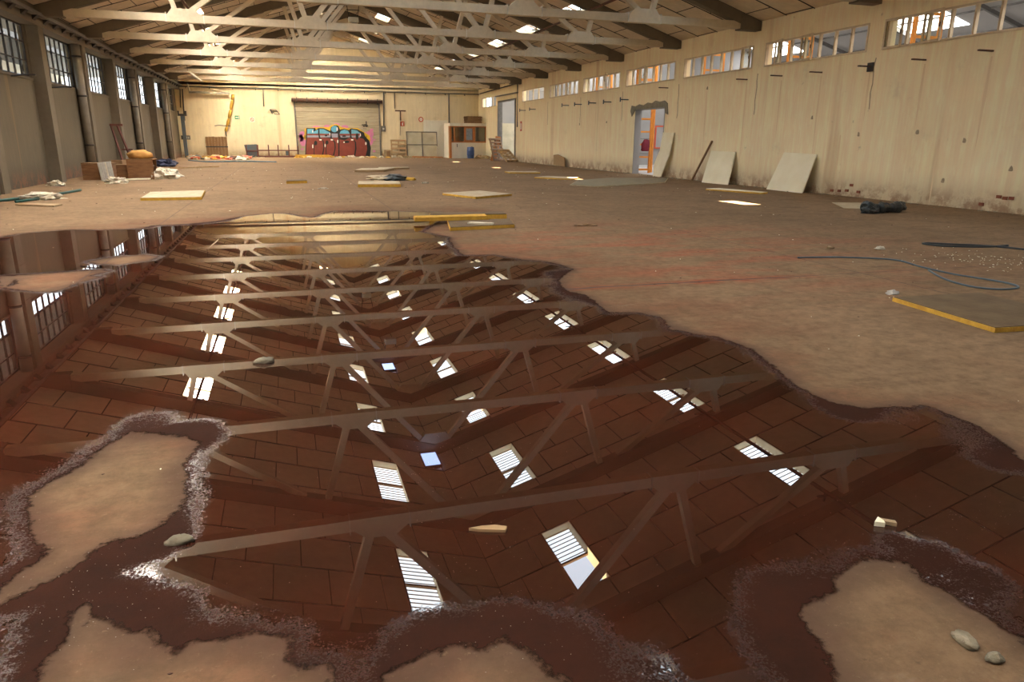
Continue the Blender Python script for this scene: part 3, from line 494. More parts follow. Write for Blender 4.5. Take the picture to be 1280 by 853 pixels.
for k, (y0, y1, z0, z1) in zip(bays, RW):
    nw += 1; win = struct('window_%d' % nw, (0,0,0)); f = .05
    m = MB(); m.box(XR-.02, XR+.08, y0, y1, z0, z0+f); m.box(XR-.02, XR+.08, y0, y1, z1-f, z1); m.box(XR-.02, XR+.08, y0, y0+f, z0+f, z1-f); m.box(XR-.02, XR+.08, y1-f, y1, z0+f, z1-f); m.build('frame', M['frame_paint'], win)
    n_ = 7 if k < 4 else 4
    for i in range(1, n_):
        y = y0+(y1-y0)*i/n_; MB().box(XR-.015, XR+.075, y-.028, y+.028, z0+f, z1-f).build('mullion', M['frame_paint'], win)
    for y, w, a in CAS.get(k, []): casement(win, y, w, a)
# ================================================================ STEEL WINDOWS, LEFT WALL
for k, (y0, y1, z0, z1) in zip(range(-4, 7), LW):
    nw += 1; win = struct('window_%d' % nw); x = XL-.1
    m = MB(); f = .05; m.box(x-.03, x+.03, y0, y1, z0, z0+f); m.box(x-.03, x+.03, y0, y1, z1-f, z1); m.box(x-.03, x+.03, y0, y0+f, z0+f, z1-f); m.box(x-.03, x+.03, y1-f, y1, z0+f, z1-f); m.build('frame', M['dark_steel'], win)
    for i in range(1, 8): y = y0+(y1-y0)*i/8; MB().box(x-.025, x+.025, y-.026, y+.026, z0+f, z1-f).build('mullion', M['dark_steel'], win)
    for z in (3.7, 4.25): MB().box(x-.02, x+.02, y0+f, y1-f, z-.02, z+.02).build('glazing_bar', M['dark_steel'], win)
    MB().box(x-.004, x+.004, y0+f, y1-f, z0+f, z1-f).build('pane', M['glass'], win)
    MB().box(XL-.2, XL+.03, y0-.05, y1+.05, z0-.06, z0).build('sill', M['column'], win)
# ---------------------------------------------------------------- left wall fittings
tray = MB().box(XP+.005, XP+.2, YF, YB, 5.0, 5.06).box(XP+.12, XP+.16, YF, YB, 5.06, 5.12).build('cable_tray', M['grey_steel']); tag(tray, 'long dark cable tray running above the left wall windows', 'cable tray')
for k in range(-2, 7):
    for j in range(5):
        y = yk(k)+.5+j*1.03; MB().prism([(XP+.005,4.86),(XP+.16,5.0),(XP+.005,5.0)], 'y', y, y+.25).build('tray_bracket', M['dark_steel'], tray)
for k, w in ((0,'nearest'),(2,'second'),(4,'third'),(6,'farthest')):
    y = yk(k)-.36; t = thing('downpipe', 'fat grey downpipe against a left wall column, %s of the four' % w, 'pipe', (XP-.17, y, 0))
    MB().tube([(0,0,.0),(0,0,4.75)], .15, 14).build('pipe', M['pipe_grey'], t, None, True)
    for z in (1.1, 2.9, 4.3): MB().tube([(0,0,z),(0,0,z+.06)], .172, 14).build('clamp', M['dark_steel'], t, None, True)
for y, z, l, lab in ((25.0,3.13,1.3,'black iron bar sticking out of the left wall beneath the nearest window'),(28.6,3.02,1.3,'black iron bar sticking out of the left wall beside the second column'),(33.0,5.1,1.0,'thin dark rod jutting out high on the left wall by the tray')):
    tag(MB().tube([(XL+.012,y,z),(XL+.55,y-.35*l,z+.02),(XL+.8,y-.5*l,z)], .025, 6).build('iron_bar', M['dark_steel'], None, None, True), lab, 'bar')
t = thing('batten_light', 'broken strip light hanging askew near the far left corner of the roof', 'light', (-6.2, 46.5, 4.8))
MB().bar((0,0,.25),(1.35,0,.22),.12,.07).build('housing', M['white_sheet'], t); MB().bar((1.35,0,.2),(1.9,.1,-.25),.1,.07).build('cover', M['white_sheet'], t)
MB().tube([(.2,0,.27),(.2,0,.9)], .012, 5).tube([(1.2,0,.27),(1.2,0,1.1)], .012, 5).build('hanger', M['dark_steel'], t)
for x, y, z, lab in ((4.05,42.6,7.55,'pale box lamp hanging under the roof ridge, farther one'),(4.05,32.2,7.55,'pale box lamp hanging under the roof ridge, nearer one')):
    t = thing('ridge_lamp', lab, 'lamp', (x, y, z)); MB().box(-.26,.26,-.2,.2,0,.24).build('housing', M['galv'], t); MB().box(-.2,.2,-.14,.14,-.03,.0).build('glass', M['grey_panel'], t)
    m = MB()
    for a in (-.22,.22): m.bar((a,0,.24),(a*1.6,0,1.0),.03,.03)
    m.bar((-.35,0,.62),(.35,0,.62),.03,.03); m.build('bracket', M['dark_steel'], t)
for y in (21.3, 31.6):
    nw += 1; win = struct('window_%d' % nw, (3.84, y, 8.72)); MB().box(-.3,.3,-.54,-.50,0,.12).box(-.3,.3,.50,.54,0,.12).box(-.3,-.26,-.5,.5,0,.12).box(.26,.3,-.5,.5,0,.12).build('lining', M['dark_steel'], win); MB().box(-.26,.26,-.5,.5,.02,.03).build('pane', M['pane_b'], win)
# ================================================================ RIGHT WALL FITTINGS
pg = [(13.18,3.51),(15.0,3.49),(16.79,3.49),(18.71,3.49),(20.55,3.53),(22.42,3.55),(27.92,3.61)]
for i, (y, z) in enumerate(pg):
    lab = 'rusty iron peg high on the right wall under the clerestory, %s from the right edge' % ORD[i].replace('nearest','first')
    if i == 2: lab = 'rusty iron peg with a small square plate at its wall end'
    t = tag(MB().bar((XR-.43,y,z),(XR+.02,y,z),.05,.035).build('iron_peg', M['rust']), lab, 'peg', 'pegs along the right wall')
    if i == 2: MB().box(XR-.03,XR,y-.11,y+.11,z-.13,z+.1).build('plate', M['dark_steel'], t)
pb = [(31.58,3.31),(33.47,3.29),(35.31,3.32),(37.23,3.33),(39.1,3.35),(44.83,3.34),(46.87,3.34)]
for i, (y, z) in enumerate(pb):
    t = tag(MB().bar((XR-.40,y,z),(XR,y,z),.05,.045).build('iron_peg', M['blue_iron']), 'blue-grey iron peg with end plates left of the doorway, %s from the doorway' % ORD[i].replace('nearest','first'), 'peg', 'blue pegs left of the doorway')
    MB().box(XR-.42,XR-.40,y-.05,y+.05,z-.10,z+.10).build('end_plate', M['blue_iron'], t)
for i, (y, z, l) in enumerate([(13.18,3.4,1.9),(15.0,3.4,1.5),(16.79,3.4,1.2),(18.71,3.4,2.2),(20.55,3.4,1.6),(22.42,3.45,2.4),(24.9,3.3,2.3),(26.1,3.1,1.4),(27.92,3.5,1.6),(33.47,3.2,1.5),(35.3,3.2,2.0),(37.2,3.2,1.5),(14.2,1.6,1.4),(17.6,1.7,1.2)]): MB().prism([(y-.02,z),(y+.025,z),(y+.045,z-l*.5),(y+.02,z-l*.8),(y,z-l*1.15),(y-.02,z-l*.75),(y-.04,z-l*.4)], 'x', XR-.002, XR+.001).build('rust_run', M['rust_run'], wr_)
m = MB()
for y, z in ((13.5,1.55),(14.9,1.75),(18.9,2.2),(16.9,1.7),(24.9,3.4),(33.9,2.35),(37.4,2.3),(12.2,.95),(13.9,.6)): m.lump((XR,y,z), (.03,.05,.07), y, .5, 3, 7, 5)
m.build('wall_scar', M['scar'], wr_)
# exposed bricks along the foot of the right wall
m0 = None
for i, (y, z) in enumerate([(12.05,.33),(12.2,.32),(12.35,.34),(12.75,.14),(16.9,.32),(17.05,.16),(17.35,.13),(17.65,.12),(16.6,.15),(22.9,.2),(23.2,.13),(10.9,.16),(11.3,.2)]):
    if m0 is None: m0 = MB().box(-.02,.03,-.06,.06,-.035,.035).build('brick', simple('bare_brick',(.30,.10,.05),(.2,.06,.035),8,.9), wr_); o = m0
    else: o = m0.copy(); COL.objects.link(o)
    o.location = (XR-.005, y, z)
# leaning boards
def leaning(name, label, cat, base, top, th, mat, edge=None):
    # four corners: base a,b (x,y) and top a,b (x,y,z)
    (ax,ay),(bx,by) = base; (cx_,cy_,cz),(dx,dy,dz) = top; th_ = Vector((.03,0,.008))*(th/.03)
    v = [Vector((ax,ay,0)),Vector((bx,by,0)),Vector((dx,dy,dz)),Vector((cx_,cy_,cz))]
    m = MB().add(v+[q+th_ for q in v], [(0,1,2,3),(7,6,5,4),(0,4,5,1),(1,5,6,2),(2,6,7,3),(3,7,4,0)]); return tag(m.build(name, mat), label, cat)
leaning('board', 'large pale board leaning on the right wall, its top tilted to the right', 'board', ((14.88,20.05),(14.86,18.28)), ((15.33,19.95,1.16),(15.33,18.42,1.13)), .035, M['board'])
leaning('board', 'smaller pale board leaning on the wall right of the thin stick', 'board', ((14.85,23.9),(14.95,22.35)), ((15.33,24.2,1.13),(15.34,22.62,1.12)), .035, M['board'])
m = MB(); ol = [(27.95,0),(28.62,0),(28.7,.45),(28.6,.8),(28.42,1.1),(28.4,1.84),(27.45,1.82),(27.55,.9)]; m.prism([(y-.42,z) for y, z in ol], 'x', 0, .03)
o = m.build('board', M['board']); o.location = (15.12,0,.0); o.rotation_euler = (0, .12, 0); o.location = (15.11,0,.005); tag(o, 'tall narrow pale board with a broken edge beside the doorway', 'board')
tag(MB().bar((15.1,25.0,.02),(15.35,24.2,1.5),.07,.045).build('stick', M['wood_dark']), 'thin brown wooden stick leaning on the right wall between two boards', 'stick')
tag(MB().prism([(39.0,0),(40.9,.05),(40.9,.62),(40.2,.66),(39.1,.5)], 'x', 15.22, 15.27).build('plywood_offcut', M['wood']), 'brown plywood offcut standing against the far right wall', 'board')
# doorway to the next hall
dr = struct('door_1'); m = MB(); m.box(XR-.01,XR+.29,30.72,30.78,0,2.86).box(XR-.01,XR+.29,28.02,28.07,0,2.86).box(XR-.01,XR+.29,28.02,30.78,2.82,2.88); m.build('door_lining', M['grey_hall'], dr)
d2 = struct('door_2'); m = MB(); m.box(XR-.06,XR+.29,49.0,49.14,0,4.2).box(XR-.06,XR+.29,53.28,53.42,0,4.2).box(XR-.04,XR+.29,49.0,53.42,4.12,4.22); m.build('door_frame', M['grey_steel'], d2)
MB().bar((XR-.08,48.4,4.55),(XR-.08,53.9,4.55),.1,.08).build('door_rail', M['grey_steel'], d2)
m = MB().tube([(XR-.06,48.5,2.3),(XR-.06,48.5,5.15),(XR-.06,58.6,5.0)], .04, 6); tag(m.build('conduit', M['dark_steel'], None, None, True), 'thin dark conduit framing the corner doorway and running to the back corner', 'pipe')
t = thing('wall_notice', 'narrow red notice plate on the right wall beside the corner doorway', 'sign', (XR-.02, 47.75, 2.35)); MB().box(-.01,.01,-.16,.16,-.32,.32).build('plate', M['sign_red'], t); MB().box(-.016,-.009,-.09,.09,-.2,.18).build('symbol', M['sign_white'], t)
# ================================================================ NEXT HALL (seen through doorway and clerestory)
nh = struct('wall_next_hall'); YN = 42.3
MB().box(XR+.28,44,YF,YB+25,-.2,.0).build('floor_slab', M['grey_hall'], nh); MB().box(34,34.3,YF,YN,0,9).build('far_wall', M['white_hall'], nh)
MB().box(XR+.28,34,42,YN,0,8.6).build('partition', M['grey_hall'], nh); MB().box(XR+.28,34,YF-.3,YF,0,9).build('front_wall', M['white_hall'], nh)
m = MB().bar((22.2,41.97,0),(22.2,41.97,5.0),.12,.06,(0,1,0)); m.build('partition_joint', M['grey_steel'], nh)
for z in (.7, 1.6): MB().bar((19,41.97,z),(22.2,41.97,z),.03,.03).build('partition_rail', M['grey_steel'], nh)
cn = struct('ceiling_next_hall')
def nz(x): return 5.45+.30*min(x-XR, 34-x)
hidden_strips = [(16.4,18.4),(19.6,21.8)]  # glowing roof sheets out of view, kept to light the next hall
for i, (a, b) in enumerate([(XR+.28,16.4),(18.4,19.6),(21.8,24.7),(24.7,34)]): MB().prism([(a,nz(a)),(b,nz(b)),(b,nz(b)+.1),(a,nz(a)+.1)], 'y', YF-.3, YN).build('roof_sheet', M['white_hall'] if i % 2 else M['grey_hall'], cn)
for y in (27.0,38.0): MB().add([(28.2,y,nz(28.2)-.02),(29.9,y,nz(29.9)-.02),(29.9,y+3.2,nz(29.9)-.02),(28.2,y+3.2,nz(28.2)-.02)], [(0,1,2,3)]).build('daylight_sheet', M['pane_n'], cn)
MB().box(15.42,15.9,YF-.3,YN,5.52,5.6).build('sun_gap_cover', M['grey_steel'], cn)  # strip added over the roof gap to stop sun leaking through
for a, b in hidden_strips:
    for j in range(10):
        y = YF-.3+j*4.86; v = [(a,y+2.9,nz(a)),(b,y+2.9,nz(b)),(b,y+4.86,nz(b)),(a,y+4.86,nz(a))]; MB().add(v, [(0,1,2,3)]).build('daylight_sheet', M['pane_n'], cn)
        MB().prism([(a,nz(a)),(b,nz(b)),(b,nz(b)+.1),(a,nz(a)+.1)], 'y', y, y+2.9).build('roof_sheet', M['grey_hall'], cn)
m = MB()
for j in range(9):
    y = YF+j*5.178+.2; m.bar((XR+.3,y,5.3),(24.7,y,8.0),.12,.16).bar((24.7,y,8.0),(34,y,5.3),.12,.16)
for x in (17.2,19.0,20.8,22.6,26.5,28.6,30.6,32.4): m.bar((x,YF,nz(x)-.12),(x,41.9,nz(x)-.12),.05,.08)
m.build('roof_steel', M['grey_steel'], cn, 'stuff')
XX = 15.72
for i, y in enumerate((31.4,16.2,21.25,26.4,31.9,36.9)):
    lab = ['orange racking upright just inside the doorway to the next hall','orange racking upright behind the clerestory window nearest the camera','orange racking upright behind the second clerestory window','orange racking upright behind the third clerestory window','orange racking upright behind the clerestory just left of the doorway','orange racking upright behind the fifth clerestory window'][i]
    t = thing('racking_upright', lab, 'racking', (XX if i == 0 else 16.1, y, 0), 0, 'orange racking uprights'); h = 5.0
    for s in (0, .85): MB().box(s-.04,s+.04,-.05,.05,0,h).build('post', M['orange'], t)
    for j in range(9): MB().bar((0,0,.15+j*.58),(.85,0,.15+j*.58),.05,.07).build('rung', M['orange'], t)
t = tag(MB().lump((XX+.55,31.3,1.2),(.22,.1,.35),3,.4,2.5).build('cloth', M['claret'], None, None, True), 'claret cloth hanging on the orange racking in the doorway', 'cloth')
t = thing('red_frame', 'red rectangular frame on the grey wall seen through the doorway', 'frame', (22.75, 41.9, 1.7)); m = MB()
for a, b, c, d_ in ((-.35,.35,.62,.7),(-.35,.35,-.7,-.62),(-.35,-.27,-.62,.62),(.27,.35,-.62,.62)): m.box(a,b,-.03,.03,c,d_)
m.build('frame', M['sign_red'], t); MB().box(-.27,.27,-.01,.03,-.62,.62).build('back_panel', M['grey_hall'], t)
# room behind the corner doorway
cr = struct('wall_corner_room'); MB().box(XR+.28,22,56.2,56.4,0,2.7).build('block_wall', M['blockwork'], cr); MB().box(XR+.28,22,56.2,56.4,2.7,5.2).build('upper_wall', M['grey_hall'], cr); MB().box(XR+.3,22,46.5,56.4,5.2,5.4).build('roof_slab', M['grey_hall'], cr)  # roof slab is unseen, added to cut the sky light on the block wall
# ================================================================ OUTSIDE THE LEFT WINDOWS
gy = struct('ground_yard'); MB().box(-10.2,XL-.2,YF-6,YB+6,5.5,5.65).build('sun_block_eave', M['grey_steel'], gy); MB().box(-40,XL-.2,YF-10,YB+20,-.3,-.02).build('tarmac', M['grey_hall'], gy)  # overhang added to keep sun out of the left windows; darkens their tops
t = thing('neighbouring_building', 'white neighbouring building with a blue band seen through the left windows', 'building', (-17,0,0))
MB().box(-6,0,-8,70,0,7.2).build('wall', M['yard_wall'], t); MB().box(-.01,.05,-8,70,5.05,5.5).build('blue_band', M['blue_plastic'], t); MB().box(-.02,4.6,-8,70,6.1,6.4).build('canopy', M['dark_steel'], t)
m = MB()
for j in range(18): m.bar((.4,-6+j*4.2,3.4),(.4,-4+j*4.2,6.1),.12,.12)
m.build('brace', M['dark_steel'], t, 'stuff')
# ================================================================ BACK WALL
sh = struct('door_3', (0,0,0)); X0, X1 = .95, 7.25
for i in range(12):
    z = i*.338; m = MB(); m.prism([(YB+.03,z+.004),(YB+.0,z+.03),(YB+.0,z+.31),(YB+.03,z+.334),(YB+.06,z+.334),(YB+.06,z+.004)], 'x', X0, X1); m.build('slat', M['shutter'], sh)
    if i in (5,6,8,10): MB().box(X0, X1, YB-.008, YB+.002, z+.305, z+.345).build('slat_joint', M['shutter_edge'], sh)
MB().box(X0,X1,YB+.055,YB+.07,0,4.1).build('backing', M['shutter'], sh)
for x in (X0-.1, X1-.02): MB().box(x,x+.12,YB-.08,YB+.02,0,4.1).build('guide_rail', M['grey_steel'], sh)
m = MB().tube([(X0-.25,YB-.2,4.22),(X1+.3,YB-.2,4.22)], .13, 12); m.build('roller', M['rust'], sh, None, True)
for j in range(9): x = X0+.1+j*.76; MB().box(x,x+.05,YB-.36,YB,4.02,4.42).build('roller_bracket', M['dark_steel'], sh)
MB().box(X0-.2,X1+.2,YB-.3,YB-.26,4.33,4.42).build('roller_cover', M['foam_light'], sh)
gr = thing('graffiti', 'blue and brown-red bubble letter graffiti with black outlines on the shutter', 'graffiti', (0,YB-.012,0))
for i, (nm, polys) in enumerate(GRAF):
    y = -.0035*i if nm != 'scribble_tag' else 0
    for p in polys: MB().prism([(x, max(.05,z)) for x, z in p], 'y', y-.0035, y).build(nm, M[nm], gr)
pipe = MB().tube([(XL,YB-.12,4.98),(XR,YB-.12,4.98)], .045, 8).build('wall_pipe', M['grey_steel'], None, None, True); tag(pipe, 'long grey pipe running across the whole back wall', 'pipe')
for i in range(14): x = -6.6+i*1.6; MB().bar((x,YB,5.02),(x,YB-.2,4.86),.05,.05).build('bracket', M['dark_steel'], pipe)
def cond(x0, z0, x1, z1, r, lab, mat='dark_steel', y=YB-.06): return tag(MB().tube([(x0,y,z0),(x1,y,z1)], r, 7).build('conduit', M[mat], None, None, True), lab, 'pipe')
c1 = cond(7.7,4.95,7.6,2.4,.055,'grey conduit dropping to a switch box right of the shutter','grey_steel'); cond(8.55,4.95,8.52,3.74,.03,'short dark conduit stub hanging right of the switch box conduit')
cond(12.92,4.95,12.9,2.65,.05,'dark vertical conduit ending at the top of the corner office','grey_steel'); cond(-1.28,4.9,-1.32,3.7,.03,'dark cable stub hanging from the back pipe left of the shutter')
cond(-7.0,4.8,-7.1,3.5,.03,'short black cable hanging in the far left corner'); cond(-6.85,4.8,-6.93,2.6,.045,'long black cable hanging in the far left corner')
t = thing('switch_box', 'small grey switch box at the foot of the conduit right of the shutter', 'switch', (7.56,YB-.09,2.2)); MB().box(-.17,.17,-.07,.09,-.22,.22).build('housing', M['grey_steel'], t); MB().tube([(0,-.07,0),(0,-.12,0)], .07, 10).build('knob', M['silver'], t)
def sign(x, z, w, h, lab, plate, parts):
    t = thing('safety_sign', lab, 'sign', (x,YB-.03,z)); MB().box(-w/2,w/2,-.008,.03,-h/2,h/2).build('plate', M[plate], t)
    for nm, mt, polys in parts:
        m = MB()
        for p in polys: m.prism(p, 'y', -.014, -.007)
        m.build(nm, M[mt], t)
sign(-3.28,2.88,.34,.26,'small green emergency exit sign with white symbol on the back wall','sign_green',[('arrow','sign_white',[[(-.13,.03),(-.02,.03),(-.02,.08),(.05,0),(-.02,-.08),(-.02,-.03),(-.13,-.03)],[(.08,-.09),(.14,-.09),(.14,.09),(.08,.09)]])])
ring = [(.13*math.cos(a),.13*math.sin(a)) for a in [2*math.pi*i/16 for i in range(16)]]
quads = [[ring[i],ring[(i+1)%16],(ring[(i+1)%16][0]*.7,ring[(i+1)%16][1]*.7),(ring[i][0]*.7,ring[i][1]*.7)] for i in range(16)]+[[(-.10,.08),(-.075,.105),(.10,-.08),(.075,-.105)]]
sign(-2.24,2.74,.34,.34,'white square sign with a red prohibition ring, left of the shutter','sign_white',[('ring','sign_red',quads)])
t = thing('safety_sign', 'round red prohibition sign on the back wall right of the shutter', 'sign', (10.6,YB-.03,2.96)); MB().tube([(0,.03,0),(0,-.008,0)], .2, 18).build('plate', M['sign_red'], t); MB().tube([(0,.0,0),(0,-.012,0)], .12, 14).build('disc', M['sign_white'], t); MB().box(-.06,.06,-.017,-.011,-.02,.02).build('symbol', M['sign_red'], t)
sign(9.1,2.6,.32,.36,'red fire equipment sign with a white extinguisher symbol','sign_red',[('symbol','sign_white',[[(-.05,-.12),(.05,-.12),(.05,.06),(-.05,.06)],[(-.03,.07),(.09,.07),(.09,.1),(-.03,.1)]])])
t = thing('notice_plate', 'small dark grey notice plate low in the far left corner', 'sign', (-7.0,YB-.02,1.4)); MB().box(-.3,.32,0,.03,-.15,.15).build('plate', M['grey_steel'], t); MB().box(-.3,-.16,-.008,.0,-.14,.14).build('dark_square', M['dark_steel'], t)
m = MB()
for j in range(3): m.box(-.08+j*.12,.0+j*.12,-.008,0,-.08,.07)
m.build('symbol', M['grey_panel'], t)
t = thing('wall_bracket', 'dark iron T-shaped bracket on a stem right of the fire sign', 'bracket', (8.93,YB,0)); MB().bar((-.42,-.3,3.58),(.42,-.3,3.58),.08,.1).build('crossbar', M['rust'], t); MB().bar((0,-.2,2.85),(0,-.25,3.6),.09,.09).bar((0,0,2.9),(0,-.3,3.5),.06,.06).build('stem', M['rust'], t); MB().tube([(0,-.04,2.9),(-.05,-.04,1.7)], .02, 5).build('cable', M['dark_steel'], t)
t = thing('wall_bracket', 'dark skewed diamond-shaped iron frame on the wall left of the shutter', 'bracket', (-.55,YB-.1,3.33)); m = MB(); q = [(-.34,.17),(.06,.16),(.32,-.18),(-.02,-.16)]
for a, b in zip(q, q[1:]+q[:1]): m.bar((a[0],0,a[1]),(b[0],0,b[1]),.05,.05,(0,1,0))
m.bar((-.34,0,.17),(-.2,.1,-.14),.06,.06); m.build('frame', M['dark_steel'], t)
# silver duct and foam-wrapped hose, top left of back wall
t = thing('silver_duct', 'thin silver duct under the back pipe at upper left', 'duct', (0,0,0)); MB().tube([(-6.4,YB-.34,4.58),(-3.65,YB-.34,4.55)], .085, 10).build('tube', M['silver'], t, None, True); MB().tube([(-6.45,YB-.34,5.2),(-6.35,YB-.34,4.66)], .06, 8).build('riser', M['silver'], t, None, True)
t = thing('foam_wrapped_pipe', 'ragged yellow foam-wrapped pipe hanging askew on the back wall', 'pipe', (0,0,0)); pts = [(-3.42,YB-.3,4.5),(-3.5,YB-.3,4.1),(-3.68,YB-.28,3.4),(-3.85,YB-.26,2.8),(-4.05,YB-.22,2.2),(-4.18,YB-.2,1.85)]
for i in range(5):
    a, b = Vector(pts[i]), Vector(pts[i+1]); MB().tube([a, a.lerp(b,.5), b.lerp(a,.06)], [.085,.115,.09], 9).build('foam_sleeve', M['foam_edge'], t, None, True)
MB().tube(pts+[(-4.15,YB-.2,1.5)], .035, 6).build('core', M['dark_steel'], t, None, True); MB().tube([(-4.9,YB-.15,2.25),(-4.6,YB-.2,2.3),(-3.8,YB-.3,2.25)], .03, 5).build('side_arm', M['dark_steel'], t)
t = thing('iron_post', 'dark blue iron post with a clamp head in the far left corner', 'post', (-6.95,58.3,0)); MB().box(-.12,.12,-.1,.1,0,2.9).build('post', M['blue_iron'], t); MB().box(-.3,.3,-.12,.12,2.9,3.05).box(-.3,-.2,-.1,.1,3.05,3.25).box(.2,.3,-.1,.1,3.05,3.25).build('clamp', M['dark_steel'], t)
# wooden hatch
t = thing('wooden_hatch', 'brown plank hatch door standing against the back wall at left', 'door', (-5.65,YB-.06,0)); 
for i in range(7): MB().box(i*.215+.004,(i+1)*.215-.004,-.03,.03,.08,1.46+.012*(i%3)).build('plank', M['wood_dark'], t)
for z in (.75,): MB().box(-.02,1.53,-.06,-.03,z-.04,z+.04).build('iron_strap', M['dark_steel'], t)
# red steel frame with blue sheet, low frame, in front of the back wall
t = thing('steel_cabinet_frame', 'rusty red frame with a grey-blue sheet leaning at the back wall', 'frame', (-2.85,YB-.5,0)); m = MB().box(0,.08,-.05,.05,0,.92).box(.78,.9,-.05,.05,0,.92).box(0,.9,-.05,.05,.0,.1).box(0,.9,-.05,.05,.42,.5); m.build('frame', M['red_frame'], t); MB().prism([(-.1,.9),(.8,.95),(.8,.1),(.05,.1)], 'y', .0, .03).build('sheet', M['blue_iron'], t)
t = thing('steel_rack_frame', 'low rusty red rack frame with three uprights left of the shutter', 'frame', (-1.95,YB-.45,0)); MB().box(0,2.95,-.06,.06,0,.12).build('bottom_rail', M['red_frame'], t); MB().box(0,2.95,-.04,.04,.47,.55).build('top_rail', M['red_frame'], t)
for x in (.72,1.42,2.2,2.88): MB().box(x-.04,x+.04,-.04,.04,.12,.92 if x < 2.5 else .85).build('upright', M['red_frame'], t)
MB().box(1.95,2.18,.03,.05,.14,.46).build('sheet', M['blue_iron'], t)
# pallet standing on edge, glazed panels
def pallet(name, label, loc, rot, w=1.2, h=1.35, n_=5, mat='wood', group=None):
    t = thing(name, label, 'pallet', loc, 0, group); t.rotation_euler = rot
    for x in (.06, w/2, w-.06): MB().box(x-.05,x+.05,-.05,.05,0,h).build('bearer', M[mat], t)
    for i in range(n_):
        z = .02+(h-.14)*i/(n_-1); MB().box(0,w,-.075,-.05,z,z+.12).build('deck_board', M[mat], t)
    for i in range(3):
        z = .02+(h-.14)*i/2; MB().box(0,w,.05,.075,z,z+.12).build('bottom_board', M[mat], t)
    return t
pallet('pallet', 'pale wooden pallet standing on edge between shutter and glazed panels', (8.05,YB-.6,.02), (-.22,0,0), 1.25, 1.38, 5)
t = thing('glazed_panel', 'dull metal sheet panel of four fields leaning at the back wall', 'panel', (9.33,YB-.5,0)); t.rotation_euler = (-.12,0,0)
for a, b, c, d_ in ((0,1.25,.05,1.0),(1.28,2.45,.05,1.0),(0,1.25,1.03,2.0),(1.28,2.45,1.03,2.0)): MB().box(a+.05,b-.02,.0,.02,c,d_-.03).build('sheet', M['galv'], t)
m = MB()
for a, b, c, d_ in ((0,2.5,1.97,2.03),(0,2.5,.98,1.04),(0,.05,0,2.0),(1.24,1.3,0,2.0),(2.45,2.5,0.9,2.0)): m.box(a,b,-.03,.03,c,d_)
m.build('frame', M['grey_steel'], t)
t = thing('cardboard_box', 'small brown open box lying by the pallet at the back wall', 'box', (7.4,57.6,0)); MB().box(0,.5,0,.04,0,.6).box(0,.04,0,.5,0,.6).box(.46,.5,0,.5,0,.6).box(0,.5,.46,.5,0,.6).build('carton', M['cardboard'], t); MB().box(.15,.4,-.01,.0,.02,.5).build('dark_flap', M['wood_dark'], t)
# ---------------------------------------------------------------- corner office
of = thing('corner_office', 'small white office booth with orange window frame in the back right corner', 'booth', (12.45,56.9,0))
MB().box(.12,2.95,0,.12,0,1.2).build('front_wall', M['wall_white'], of); MB().box(.0,2.95,-.12,2.2,2.45,2.68).build('roof_slab', M['wall_white'], of); MB().box(.0,.12,.5,2.3,0,2.45).build('side_wall', M['wall_white'], of)
fr = MB().box(.05,2.95,-.02,.12,1.2,1.3).box(.05,2.95,-.02,.12,2.36,2.45).box(2.86,2.95,-.02,.12,1.3,2.36).box(.32,.4,-.02,.12,1.3,2.36).build('window_frame', M['orange_wood'], of)
for x in (.55,.68,.8): MB().box(x-.02,x+.02,.4,.44,1.3,2.4).build('slat', M['orange_wood'], of)
MB().box(1.15,1.3,-.04,.12,1.3,2.36).box(1.85,2.05,-.04,.12,1.3,2.36).box(1.3,1.85,-.04,.12,1.3,1.4).box(1.3,1.85,-.04,.12,2.28,2.36).build('sash', M['orange_wood'], of)
MB().box(-.05,.12,-.06,.3,0,2.45).build('door_post', M['orange_wood'], of); MB().box(.38,2.88,.04,.046,1.3,2.36).build('pane', M['glass'], of); MB().box(.2,2.9,2.25,2.3,0,2.45).build('rear_wall', M['grey_panel'], of); MB().box(.55,.6,-.02,0,.85,1.1).build('handle', M['dark_steel'], of)
tag(MB().box(13.9,15.1,57.7,58.3,1.0,1.38).box(14.0,14.06,57.8,57.9,0,1.0).box(14.95,15.0,57.8,57.9,0,1.0).build('desk', M['grey_steel']), 'grey desk inside the corner office behind its window', 'desk')
for i in range(3):
    t = thing('wooden_crate', ['wooden pallet lying on the corner office roof, lowest of three','wooden pallet on the corner office roof, middle of three','wooden pallet on the corner office roof, topmost of three'][i], 'pallet', (13.9+.03*i,57.1,2.68+i*.182), .05*i, 'pallets on the office roof')
    for y in (.05,.5,.95): MB().box(0,1.2,y-.05,y+.05,.03,.15).build('bearer', M['wood_dark'], t)
    for j in range(5): MB().box(.02+j*.25,.14+j*.25,0,1.0,.15,.18).build('deck_board', M['wood_dark'], t)
    for y in (0,.9): MB().box(0,1.2,y,y+.1,0,.03).build('bottom_board', M['wood_dark'], t)
t = thing('plastic_barrel', 'blue plastic barrel in front of the corner office', 'barrel', (13.95,56.2,0)); prof = [(.0,.24),(.04,.27),(.3,.29),(.32,.305),(.36,.29),(.55,.29),(.57,.305),(.61,.29),(.84,.27),(.88,.24)]
MB().tube([(0,0,z) for z, r in prof], [r for z, r in prof], 18).build('drum', M['blue_plastic'], t, None, True); MB().tube([(.1,0,.88),(.1,0,.91)], .05, 8).build('bung', M['blue_plastic'], t)
